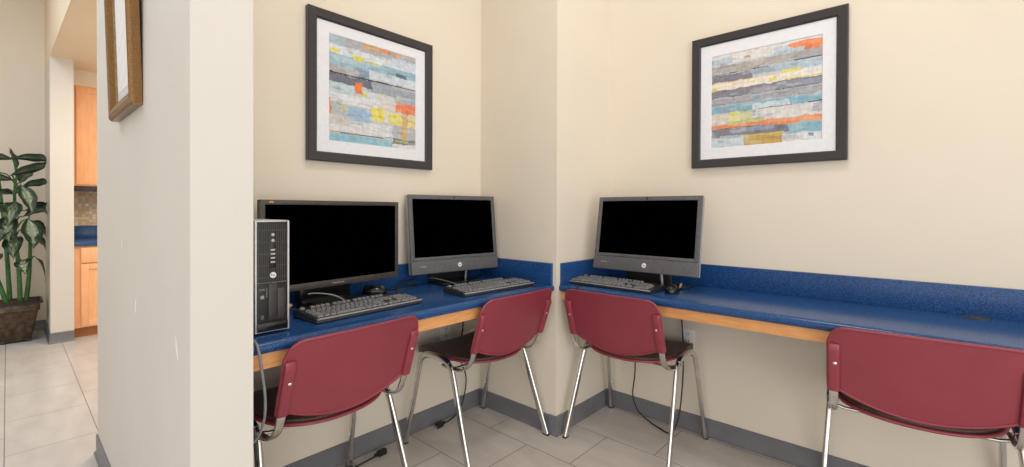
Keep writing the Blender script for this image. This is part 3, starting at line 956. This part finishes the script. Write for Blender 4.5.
# ------------------------------------------------------------------ tower
tw = thing('desktop_tower', 'slim black desktop tower with silver sides standing on the left desk by the partition', 'computer', (0.5465, 1.485, DZ))
bm = newbm(); add_box(bm, -0.049, 0.049, 0.006, 0.335, 0.006, 0.350, bev=0.003)
link('case', bm, M['silver'], tw, smooth=40)
bm = newbm()
for sx in (-1, 1):
    for yy in (0.03, 0.30):
        add_box(bm, sx * 0.036 - 0.008, sx * 0.036 + 0.008, yy - 0.008, yy + 0.008, 0.0, 0.008)
link('feet', bm, M['rubber'], tw)
box('front_panel', (-0.0445, 0.0445, 0.0, 0.010, 0.012, 0.345), M['black'], tw, bev=0.002)
for sx in (-1, 1):
    box('side_trim', (sx * 0.047 - 0.0026, sx * 0.047 + 0.0026, -0.002, 0.010, 0.008, 0.349), M['silver'], tw, bev=0.001)
bm = newbm()
for k in range(15):
    x = -0.041 + k * 0.00585
    add_box(bm, x - 0.0009, x + 0.0009, -0.0022, 0.001, 0.162, 0.338)
for k in range(5):
    z = 0.175 + k * 0.036
    add_box(bm, -0.042, 0.042, -0.0026, 0.001, z - 0.0012, z + 0.0012)
link('vent_grille', bm, noisy('dark_grille', rgb(56, 52, 50), rgb(70, 66, 62), 60, 0.35), tw)
pp = box('port_panel', (-0.010, 0.010, -0.0035, 0.001, 0.205, 0.316), M['piano'], tw, bev=0.001)
for k in range(2):
    bm = newbm(); add_disc(bm, 0.0, 0.306 - k * 0.018, 0.0048, -0.005, -0.003, 14); link('audio_jack', bm, M['silver_mark'], pp)
for k in range(4):
    box('usb_port', (-0.0065, 0.0065, -0.0048, -0.003, 0.259 - k * 0.0125 - 0.002, 0.259 - k * 0.0125 + 0.003), M['silver_mark'], pp)
bm = newbm(); add_disc(bm, 0.0, 0.182, 0.0088, -0.006, -0.001, 24)
link('logo_badge', bm, M['white_mark'], tw)
bm = newbm(); add_text(bm, 'hp', 0.012, face_mtx(0, -0.0064, 0.183)); link('lettering', bm, M['bezel'], tw)
bm = newbm()
add_box(bm, -0.042, -0.014, -0.003, 0.001, 0.045, 0.156, bev=0.001)
dd = link('optical_drive', bm, M['black'], tw, smooth=40)
bm = newbm(); add_text(bm, 'DVD', 0.008, face_mtx(-0.030, -0.0034, 0.139))
link('lettering', bm, M['bezel_edge'], dd)
box('sticker', (-0.035, -0.025, -0.0036, -0.002, 0.112, 0.122), M['bezel_edge'], dd)
box('sticker', (-0.034, -0.026, -0.0036, -0.002, 0.05, 0.062), M['bezel'], dd)
box('eject_button', (-0.020, -0.016, -0.005, -0.002, 0.115, 0.145), M['bezel'], dd)
box('drive_bay_cover', (-0.012, 0.012, -0.003, 0.001, 0.045, 0.156), M['panel'], tw, bev=0.001)
box('drive_bay_cover', (0.014, 0.036, -0.003, 0.001, 0.045, 0.140), M['panel'], tw, bev=0.001)
box('divider', (-0.044, 0.044, -0.004, 0.001, 0.158, 0.161), M['bezel'], tw)
box('bottom_lip', (-0.044, 0.044, -0.006, 0.001, 0.012, 0.038), M['piano'], tw, bev=0.002)

# ------------------------------------------------------------------ keyboards
KW, KD = 0.458, 0.158
def make_keyboard(label):
    t = thing('keyboard', label, 'keyboard', group='black keyboards on the desks')
    bm = newbm()
    # wedge case: profile in yz, extruded in x
    prof = [(-KD / 2, 0.004), (-KD / 2 + 0.002, 0.014), (-KD / 2 + 0.012, 0.017), (KD / 2 - 0.006, 0.028), (KD / 2, 0.024), (KD / 2, 0.006), (KD / 2 - 0.004, 0.003), (-KD / 2 + 0.004, 0.001)]
    A = [bm.verts.new((-KW / 2, y, z)) for y, z in prof]; B = [bm.verts.new((KW / 2, y, z)) for y, z in prof]
    n = len(prof)
    for j in range(n):
        bm.faces.new((A[j], A[(j + 1) % n], B[(j + 1) % n], B[j]))
    bm.faces.new(A); bm.faces.new(B[::-1])
    es = [e for e in bm.edges if abs(e.verts[0].co.x - e.verts[1].co.x) < 1e-6]
    bmesh.ops.bevel(bm, geom=es, offset=0.002, segments=2, affect='EDGES')
    link('case', bm, M['kbbody'], t, smooth=40)
    bm = newbm(); add_box(bm, -KW / 2 + 0.004, KW / 2 - 0.004, -KD / 2 - 0.001, -KD / 2 + 0.009, 0.0125, 0.0172, bev=0.002)
    link('front_lip', bm, M['kblip'], t, smooth=40)
    cache = {}
    sl = math.atan2(0.011, KD - 0.018)
    def key(x, y, w, d=0.0155):
        k = (round(w, 4), round(d, 4))
        if k not in cache:
            bm = newbm()
            vs_ = add_box(bm, -w / 2, w / 2, -d / 2, d / 2, 0, 0.0075)
            for v in bm.verts:
                if v.co.z > 0.004:
                    v.co.x *= 1 - 0.0036 / w; v.co.y *= 1 - 0.0036 / d
            bmesh.ops.bevel(bm, geom=list(bm.edges), offset=0.0008, segments=1, affect='EDGES')
            o = link('key', bm, M['key'], t, smooth=30)
            cache[k] = o.data
        else:
            o = bpy.data.objects.new('key', cache[k]); col.objects.link(o); o.parent = t
        o.location = (x, y, 0.0175 + (y + KD / 2) * 0.078)
        o.rotation_euler = (sl, 0, 0)
    U = 0.0190; g = 0.0022
    L0 = -KW / 2 + 0.010
    def row(y, widths, x=L0):
        for w_ in widths:
            if w_ > 0:
                key(x + w_ * U / 2, y, w_ * U - g)
            x += abs(w_) * U
    ys = [-0.060 + 0.0190 * k for k in range(5)] + [0.0465 + 0.0095]
    row(ys[0], [1.25, 1.25, 1.25, 6.25, 1.25, 1.25, 1.25, 1.25])
    row(ys[1], [2.25] + [1] * 10 + [2.75])
    row(ys[2], [1.75] + [1] * 11 + [2.25])
    row(ys[3], [1.5] + [1] * 12 + [1.5])
    row(ys[4], [1] * 13 + [2])
    row(ys[5], [1, -1, 1, 1, 1, 1, -.5, 1, 1, 1, 1, -.5, 1, 1, 1, 1])
    X2 = L0 + 15.25 * U
    row(ys[0], [1, 1, 1], X2); row(ys[1], [-1, 1], X2); row(ys[3], [1, 1, 1], X2); row(ys[4], [1, 1, 1], X2); row(ys[5], [1, 1, 1], X2)
    X3 = L0 + 18.5 * U
    row(ys[0], [2, 1], X3); row(ys[1], [1, 1, 1], X3); row(ys[2], [1, 1, 1], X3); row(ys[3], [1, 1, 1], X3); row(ys[4], [1, 1, 1], X3)
    for y in (ys[0] + U / 2, ys[2] + U / 2):
        key(X3 + 3.5 * U, y, U - g, 2 * U - g - 0.0013)
    return t
kb = make_keyboard('black keyboard in front of the wide monitor next to the tower')
kbs = [((0.912, 1.590), 0.068, None), ((1.572, 1.553), -0.05, 'black keyboard in front of the all-in-one computer beside the pillar'), ((2.044, 1.147), -PI / 2 - 0.01, 'black keyboard on the right-wall desk, tucked under the screen')]
for (x, y), rz, lb in kbs:
    k = kb if lb is None else copy_tree(kb)
    k.location = (x, y, DZ); k.rotation_euler = (0, 0, rz)
    if lb:
        k['label'] = lb

# ------------------------------------------------------------------ mice
def make_mouse(label):
    t = thing('computer_mouse', label, 'mouse', group='black mice on the desks')
    bm = newbm()
    nu, nv = 20, 10
    top = []
    for i in range(nu):
        a = 2 * PI * i / nu
        top.append([])
        for j in range(nv + 1):
            r = j / nv
            x = 0.031 * r * math.cos(a) * (1 - 0.10 * math.sin(a) * r)
            y = 0.056 * r * math.sin(a)
            z = 0.036 * (1 - r ** 2.6) ** 0.5 * (1 - 0.22 * (y / 0.056)) + 0.003
            if r == 1: z = 0.004
            top[-1].append((x, y, z))
    c = bm.verts.new((0, 0, 0.039))
    rings = [[bm.verts.new(top[i][j]) for i in range(nu)] for j in range(1, nv + 1)]
    for i in range(nu):
        bm.faces.new((c, rings[0][i], rings[0][(i + 1) % nu]))
    for a, b in zip(rings, rings[1:]):
        for i in range(nu):
            bm.faces.new((a[i], b[i], b[(i + 1) % nu], a[(i + 1) % nu]))
    bot = [bm.verts.new((v.co.x * .96, v.co.y * .96, 0.0)) for v in rings[-1]]
    for i in range(nu):
        bm.faces.new((rings[-1][i], bot[i], bot[(i + 1) % nu], rings[-1][(i + 1) % nu]))
    bm.faces.new(bot)
    link('body', bm, M['piano'], t, smooth=60)
    bm = newbm(); add_sweep(bm, [(-0.004, 0.034, 0.027), (0.004, 0.034, 0.027)], 0.009, seg=16, ref=(0, 1, 0))
    link('scroll_wheel', bm, M['bezel'], t, smooth=40)
    bm = newbm(); add_sweep(bm, [(0, 0.0, 0.0392), (0, 0.018, 0.0375), (0, 0.036, 0.031), (0, 0.048, 0.020)], 0.0006, seg=6)
    link('button_seam', bm, M['black'], t)
    return t
ms = make_mouse('black mouse at the right end of the keyboard on the right-wall desk')
ms.location = (2.083, 0.866, DZ); ms.rotation_euler = (0, 0, -PI / 2 + 0.12)
m2 = copy_tree(ms); m2.location = (1.118, 1.850, DZ); m2.rotation_euler = (0, 0, -2.25)
m2['label'] = 'black mouse behind the left keyboard, under the right end of the wide monitor'

# ------------------------------------------------------------------ outlets
def outlet(label, loc, rz):
    t = thing('wall_outlet', label, 'outlet', loc, rz)
    box('cover_plate', (-0.036, 0.036, -0.006, 0.0, -0.045, 0.045), M['outlet'], t, bev=0.002)
    for s in (-1, 1):
        bm = newbm(); add_box(bm, -0.016, 0.016, -0.008, -0.005, s * 0.020 - 0.013, s * 0.020 + 0.013, bev=0.003)
        sk = link('socket', bm, M['outlet'], t, smooth=40)
        bm = newbm()
        for dx in (-0.006, 0.006):
            add_box(bm, dx - 0.0013, dx + 0.0013, -0.0084, -0.0075, s * 0.020 - 0.004, s * 0.020 + 0.006)
        add_disc(bm, 0, s * 0.020 - 0.008, 0.0022, -0.0084, -0.0075, 10)
        link('slots', bm, M['rubber'], sk)
    bm = newbm(); add_disc(bm, 0, 0, 0.0035, -0.0072, -0.0055, 12); link('screw', bm, M['steel'], t)
    return t
outlet('white wall outlet under the left desk', (1.615, YL - 0.0005, 0.476), 0)
outlet('white wall outlet under the right desk', (XR - 0.0005, 0.912, 0.484), -PI / 2)

# ------------------------------------------------------------------ cables
def cable(name, label, pts, r=0.003, mat='cable', extra=None, n=8):
    t = thing(name, label, 'cable', pts[0])
    o0 = Vector(pts[0])
    bm = newbm()
    add_sweep(bm, catmull([Vector(p) - o0 for p in pts], n), r, seg=10)
    link('cord', bm, M[mat], t, smooth=60)
    if extra:
        extra(t, o0)
    return t

def plug_at(p, ang, size=1.0):
    def f(t, o0):
        T = Matrix.Translation(Vector(p) - o0) @ Matrix.Rotation(ang, 4, 'Z')
        bm = newbm()
        add_box(bm, -0.022 * size, 0.022 * size, -0.012 * size, 0.012 * size, 0.0, 0.024 * size, bev=0.004)
        add_box(bm, 0.018 * size, 0.040 * size, -0.007 * size, 0.007 * size, 0.005 * size, 0.018 * size, bev=0.003)
        xform(bm.verts, T)
        pl = link('plug', bm, M['cable'], t, smooth=40)
        bm = newbm()
        for s in (-1, 1):
            add_box(bm, -0.038 * size, -0.020 * size, s * 0.006 * size - 0.0008, s * 0.006 * size + 0.0008, 0.009 * size, 0.015 * size)
        xform(bm.verts, T)
        link('prongs', bm, M['steel'], pl)
    return f

cable('power_cord', 'black cord from the left desk to a floor plug behind the chair beside the pillar',
      [(1.70, 1.925, 0.70), (1.725, 1.925, 0.52), (1.70, 1.925, 0.34), (1.745, 1.922, 0.20), (1.72, 1.915, 0.09), (1.66, 1.90, 0.03), (1.60, 1.895, 0.012), (1.565, 1.893, 0.012)], 0.0036, extra=plug_at((1.53, 1.893, 0.0), 0.12))
cable('power_cord', 'short black cord with small plug, lying on the floor behind the chair nearest the partition',
      [(0.93, 1.87, 0.006), (1.00, 1.865, 0.006), (1.06, 1.868, 0.006), (1.12, 1.872, 0.008), (1.145, 1.874, 0.010)], 0.0036, extra=plug_at((1.175, 1.878, 0.0), PI + 0.05))
cable('power_cord', 'black looping cord hanging from the right desk to the floor',
      [(2.36, 1.20, 0.70), (2.35, 1.19, 0.45), (2.34, 1.185, 0.25), (2.345, 1.20, 0.12), (2.33, 1.16, 0.045), (2.32, 1.08, 0.008), (2.29, 1.01, 0.006), (2.275, 0.975, 0.006), (2.29, 0.945, 0.012), (2.33, 0.93, 0.10), (2.355, 0.925, 0.24), (2.355, 0.92, 0.40), (2.36, 0.93, 0.55), (2.36, 0.94, 0.70)], 0.0036)
cable('grey_cord', 'grey cord draped over the front edge of the left desk beside the partition',
      [(0.472, 1.455, DZ + 0.004), (0.474, 1.415, DZ + 0.003), (0.476, 1.393, 0.748), (0.482, 1.390, 0.70), (0.492, 1.392, 0.62), (0.494, 1.402, 0.55), (0.484, 1.425, 0.49), (0.462, 1.47, 0.455), (0.440, 1.53, 0.46)], 0.004, 'cable_grey')
cable('power_cord', 'black cord hanging below the seat of the chair nearest the partition',
      [(0.53, 1.60, 0.66), (0.505, 1.56, 0.55), (0.512, 1.53, 0.42), (0.515, 1.52, 0.34), (0.535, 1.515, 0.28), (0.58, 1.52, 0.22), (0.62, 1.60, 0.10), (0.66, 1.70, 0.012), (0.72, 1.76, 0.008)], 0.004)
cable('keyboard_cable', 'thin black cable hanging over the right desk edge behind the chair back',
      [(1.990, 1.275, DZ + 0.002), (1.94, 1.275, DZ + 0.002), (1.905, 1.277, 0.765), (1.896, 1.278, 0.745), (1.896, 1.279, 0.70), (1.905, 1.279, 0.66)], 0.0022)
cable('keyboard_cable', 'black cable lying on the blue desk along the front of the keyboard beside the pillar',
      [(1.61, 1.468, DZ + 0.002), (1.66, 1.462, DZ + 0.002), (1.72, 1.455, DZ + 0.002), (1.775, 1.440, DZ + 0.002), (1.80, 1.432, DZ + 0.002)], 0.0024)
cable('cable_bundle', 'tangle of black cables behind the screens on the left desk',
      [(1.20, 1.895, DZ + 0.004), (1.26, 1.875, DZ + 0.006), (1.31, 1.90, DZ + 0.02), (1.36, 1.87, DZ + 0.012), (1.30, 1.84, DZ + 0.004), (1.24, 1.86, DZ + 0.004), (1.30, 1.905, DZ + 0.03), (1.37, 1.905, DZ + 0.03), (1.41, 1.915, DZ + 0.06), (1.44, 1.92, DZ + 0.1)], 0.003)
cable('video_cable', 'grey-black cable arching in front of the monitor foot behind the left keyboard',
      [(0.775, 1.755, DZ + 0.058), (0.80, 1.735, DZ + 0.060), (0.845, 1.705, DZ + 0.052), (0.875, 1.685, DZ + 0.036), (0.885, 1.675, DZ + 0.024), (0.886, 1.668, DZ + 0.012)], 0.0026, 'cable_grey')
def tie(p):
    def f(t, o0):
        bm = newbm(); add_sweep(bm, [Vector(p) - o0 + Vector((-0.010, 0.0, -0.010)), Vector(p) - o0 + Vector((0.0, 0, 0.002)), Vector(p) - o0 + Vector((0.010, 0.0, 0.008))], 0.006, 0.005, seg=10)
        link('cable_tie', bm, M['tan'], t, smooth=50)
    return f
cable('cable_bundle', 'black cables with a tan tie between the tower and the monitor foot',
      [(0.63, 1.86, DZ + 0.03), (0.67, 1.80, DZ + 0.02), (0.69, 1.745, DZ + 0.016), (0.72, 1.72, DZ + 0.006), (0.76, 1.70, DZ + 0.004)], 0.004, extra=tie((0.695, 1.735, DZ + 0.022)))
cable('cable_bundle', 'black cables with a tan tie behind the mouse on the right desk',
      [(2.335, 1.20, DZ + 0.012), (2.335, 1.08, DZ + 0.014), (2.325, 0.96, DZ + 0.010), (2.24, 0.885, DZ + 0.008), (2.18, 0.865, DZ + 0.008), (2.25, 0.85, DZ + 0.006), (2.33, 0.86, DZ + 0.004)], 0.004, extra=tie((2.19, 0.872, DZ + 0.018)))
cable('keyboard_cable', 'thin cable running from the left wall keyboard up under the all-in-one screen beside the pillar',
      [(1.47, 1.64, DZ + 0.006), (1.47, 1.70, DZ + 0.022), (1.46, 1.76, DZ + 0.03), (1.455, 1.83, DZ + 0.035), (1.46, 1.90, DZ + 0.03)], 0.0022, 'cable_grey')

# ------------------------------------------------------------------ potted plant
pl = thing('potted_plant', 'tall variegated leafy plant in a square bronze pot by the far column', 'plant', (0.045, 5.83, 0))
bm = newbm()
def sq_ring(bm, hw, z, r=0.012):
    pts = []
    for cx, cy, a0 in ((1, 1, 0), (-1, 1, 90), (-1, -1, 180), (1, -1, 270)):
        for k in range(4):
            a = math.radians(a0 + 30 * k)
            pts.append(bm.verts.new((cx * (hw - r) + r * math.cos(a), cy * (hw - r) + r * math.sin(a), z)))
    return pts
def rings_to(bm, rs, cap=True):
    for a, b in zip(rs, rs[1:]):
        n = len(a)
        for j in range(n):
            bm.faces.new((a[j], a[(j + 1) % n], b[(j + 1) % n], b[j]))
    if cap:
        bm.faces.new(rs[0][::-1]); bm.faces.new(rs[-1])
rings_to(bm, [sq_ring(bm, hw, z) for hw, z in ((0.088, 0.022), (0.096, 0.03), (0.112, 0.12), (0.130, 0.24), (0.134, 0.262), (0.146, 0.275), (0.146, 0.325))])
pot = link('planter_pot', bm, M['pot'], pl, smooth=40)
bm = newbm()
rings_to(bm, [sq_ring(bm, hw, z) for hw, z in ((0.140, 0.322), (0.163, 0.330), (0.165, 0.345), (0.150, 0.350), (0.146, 0.335), (0.144, 0.326))], cap=True)
link('rim', bm, M['pot_rim'], pot, smooth=40)
bm = newbm()
for sx in (-1, 1):
    for sy in (-1, 1):
        add_box(bm, sx * 0.075 - 0.018, sx * 0.075 + 0.018, sy * 0.075 - 0.018, sy * 0.075 + 0.018, 0, 0.024, bev=0.004)
add_box(bm, -0.098, 0.098, -0.098, 0.098, 0.016, 0.026, bev=0.004)
link('foot_plinth', bm, M['pot_rim'], pot, smooth=40)
bm = newbm(); rings_to(bm, [sq_ring(bm, hw, z) for hw, z in ((0.142, 0.330), (0.142, 0.340), (0.06, 0.346))])
link('soil', bm, M['soil'], pl, smooth=40)
stems = [[(-0.05, -0.03, 0.335), (-0.10, -0.04, 0.55), (-0.17, -0.05, 0.80), (-0.20, -0.05, 1.00)],
         [(0.03, -0.02, 0.335), (0.02, -0.03, 0.65), (0.0, -0.03, 0.95), (0.0, -0.03, 1.30), (0.01, -0.03, 1.42)],
         [(0.065, 0.0, 0.335), (0.085, 0.0, 0.60), (0.09, 0.0, 0.85), (0.08, 0.0, 1.02)],
         [(-0.03, 0.05, 0.335), (-0.05, 0.06, 0.80), (-0.08, 0.07, 1.25), (-0.09, 0.07, 1.40)]]
for s in stems:
    bm = newbm()
    pts = catmull(s, 6)
    add_sweep(bm, pts, 0.017, seg=10, radii=[1 - 0.55 * i / (len(pts) - 1) for i in range(len(pts))])
    link('stem', bm, M['stem'], pl, smooth=60)

def add_leaf(bm, cl, base, yaw, pitch, length, width, droop, roll, var):
    """variegated blade with a folded midrib and its petiole"""
    nu, nv = 20, 12
    d = Vector((math.cos(yaw), math.sin(yaw), 0)); side = Vector((-math.sin(yaw), math.cos(yaw), 0)); up = Vector((0, 0, 1))
    def pt(u, v):
        s = 2 * v - 1
        wv = width * (math.sin(PI * min(1, u ** 0.8)) ** 1.15 if 0 < u < 1 else 0.0) * 0.5
        ang = pitch - droop * u
        # integrate bend
        x = 0; z = 0; k = 12
        for q in range(k):
            a = pitch - droop * (u * (q + .5) / k)
            x += math.cos(a) * length * u / k; z += math.sin(a) * length * u / k
        nrm = -d * math.sin(ang) + up * math.cos(ang)
        sd = side * math.cos(roll) + nrm * math.sin(roll)
        n2 = -side * math.sin(roll) + nrm * math.cos(roll)
        return base + d * x + up * z + sd * (s * wv) + n2 * (abs(s) * wv * 0.35 - 0.004 * math.sin(u * 20) * abs(s))
    def safe(p):
        if p.x > 0.14:
            p.x = 0.14 + 0.055 * (1 - math.exp(-(p.x - 0.14) / 0.055))
        if p.y > 0.26:
            p.y = 0.26 + (p.y - 0.26) * 0.3
        return p
    V = [[bm.verts.new(safe(pt(i / nu, j / nv))) for j in range(nv + 1)] for i in range(nu + 1)]
    for i in range(nu):
        for j in range(nv):
            u = (i + .5) / nu; s = abs(2 * (j + .5) / nv - 1)
            nz = vnoise(u * 14 + s * 8, s * 3 + yaw * 7, 3)
            m_ = clamp((0.95 - s * 1.5 - abs(u - 0.45) * 0.8) * 1.6) * clamp(nz * 2.4 - 0.7) * var * 1.3
            if s < 0.12: m_ = 0.5 * var
            c0 = (lin(14), lin(46), lin(24)); c1 = (lin(190), lin(208), lin(182))
            m_ = clamp(m_) * 0.8
            cc = tuple(c0[k] * (1 - m_) + c1[k] * m_ for k in range(3)) + (1,)
            try:
                f = bm.faces.new((V[i][j], V[i + 1][j], V[i + 1][j + 1], V[i][j + 1]))
            except ValueError:
                continue
            for l in f.loops:
                l[cl] = cc
def petiole(bm, cl, a, b):
    n0 = len(bm.faces)
    add_sweep(bm, catmull([a, (Vector(a) + Vector(b)) / 2 + Vector((0, 0, 0.03)), b], 4), 0.005, seg=6)
    bm.faces.ensure_lookup_table()
    for f in bm.faces[n0:]:
        for l in f.loops:
            l[cl] = (lin(52), lin(104), lin(54), 1)
bm = newbm()
cl = bm.loops.layers.float_color.new('Col')
# (base x, z, y), yaw, pitch, length, width, droop, roll, variegation, attach stem point
leaves = [((-0.03, -0.05, 1.61), 0.0, 0.10, 0.30, 0.12, 0.25, -0.9, 0.35), ((-0.04, -0.08, 1.46), 0.0, 0.45, 0.30, 0.13, 0.10, -0.9, 0.30),
          ((0.02, -0.09, 1.36), 0.0, 0.45, 0.25, 0.12, 0.6, -0.8, 0.30), ((0.02, -0.13, 1.38), -1.0, -0.95, 0.24, 0.16, 0.35, 0.2, 0.85),
          ((0.03, -0.12, 1.11), 0.0, 0.50, 0.26, 0.14, 0.1, -0.7, 0.65), ((0.06, -0.16, 1.09), -1.1, -1.15, 0.23, 0.22, 0.3, 0.0, 1.25),
          ((0.04, -0.14, 1.16), -0.3, 0.15, 0.22, 0.14, 0.7, -0.6, 0.35), ((0.10, -0.06, 0.76), -0.4, -1.0, 0.24, 0.18, 0.3, -0.2, 0.25),
          ((0.02, -0.14, 0.74), -1.4, -0.2, 0.16, 0.15, 1.0, 0.4, 1.1), ((0.10, 0.02, 1.00), 0.0, 0.1, 0.18, 0.15, 1.4, -0.6, 0.2),
          ((0.10, 0.03, 0.90), 0.1, -0.2, 0.16, 0.14, 0.9, -0.7, 0.2), ((0.06, 0.03, 1.06), 0.1, -0.3, 0.18, 0.15, 0.9, -0.6, 0.2),
          ((-0.02, -0.06, 1.60), 3.1, 0.15, 0.28, 0.12, 0.6, 0.9, 0.35), ((-0.02, -0.08, 1.42), 3.3, 0.2, 0.30, 0.13, 0.7, 0.9, 0.35),
          ((-0.03, -0.10, 1.30), -2.3, 0.1, 0.28, 0.16, 0.6, 0.5, 0.5), ((-0.04, -0.10, 1.16), 3.0, 0.2, 0.28, 0.16, 0.9, 0.8, 0.4),
          ((-0.06, -0.10, 1.02), -1.9, -0.3, 0.26, 0.18, 0.6, 0.1, 0.6), ((-0.10, -0.06, 0.92), -2.6, 0.1, 0.26, 0.16, 0.9, 0.6, 0.4),
          ((-0.02, 0.02, 1.30), 1.5, 0.5, 0.20, 0.14, 0.9, 0.1, 0.3), ((0.02, 0.0, 1.40), 1.2, 0.9, 0.20, 0.14, 0.9, 0.1, 0.3),
          ((0.0, -0.05, 1.52), 2.2, 1.25, 0.18, 0.07, 0.2, 0.1, 0.2), ((0.03, -0.09, 0.99), -1.2, -0.3, 0.20, 0.17, 0.9, -0.3, 0.4),
          ((-0.02, -0.12, 0.94), -1.6, -0.4, 0.22, 0.18, 0.8, 0.3, 0.5), ((-0.12, 0.0, 1.36), -2.2, 0.1, 0.26, 0.15, 0.8, 0.5, 0.4),
          ((-0.01, -0.10, 1.24), -1.8, -0.6, 0.24, 0.16, 0.5, -0.2, 0.5), ((-0.06, -0.12, 1.12), -1.5, -0.7, 0.24, 0.17, 0.5, 0.2, 0.6),
          ((-0.10, -0.08, 1.48), -2.8, 0.5, 0.26, 0.14, 0.7, 0.8, 0.3), ((-0.08, -0.10, 1.22), -2.6, -0.2, 0.26, 0.16, 0.7, 0.6, 0.4),
          ((-0.10, -0.10, 0.80), -1.9, -0.4, 0.20, 0.16, 0.7, 0.3, 0.4), ((0.08, 0.0, 1.20), 0.1, 0.2, 0.16, 0.12, 0.8, -0.7, 0.2)]
for (bx, by, bz), yaw, pitch, ln, wd, dr, rl, va in leaves:
    b_ = Vector((bx + 0.015, by, bz - 0.03))
    add_leaf(bm, cl, b_, yaw, pitch, ln * 1.15, wd * 0.72, dr, rl, va)
    # attach to nearest stem a little lower
    best = None
    for s in stems:
        for p in catmull(s, 6):
            if p.z < bz - 0.03 or best is None:
                dd_ = (p - (b_ - Vector((0, 0, 0.08)))).length
                if best is None or dd_ < best[0]:
                    best = (dd_, p)
    petiole(bm, cl, best[1], b_)
fo = link('foliage', bm, M['leaf'], pl, smooth=60)
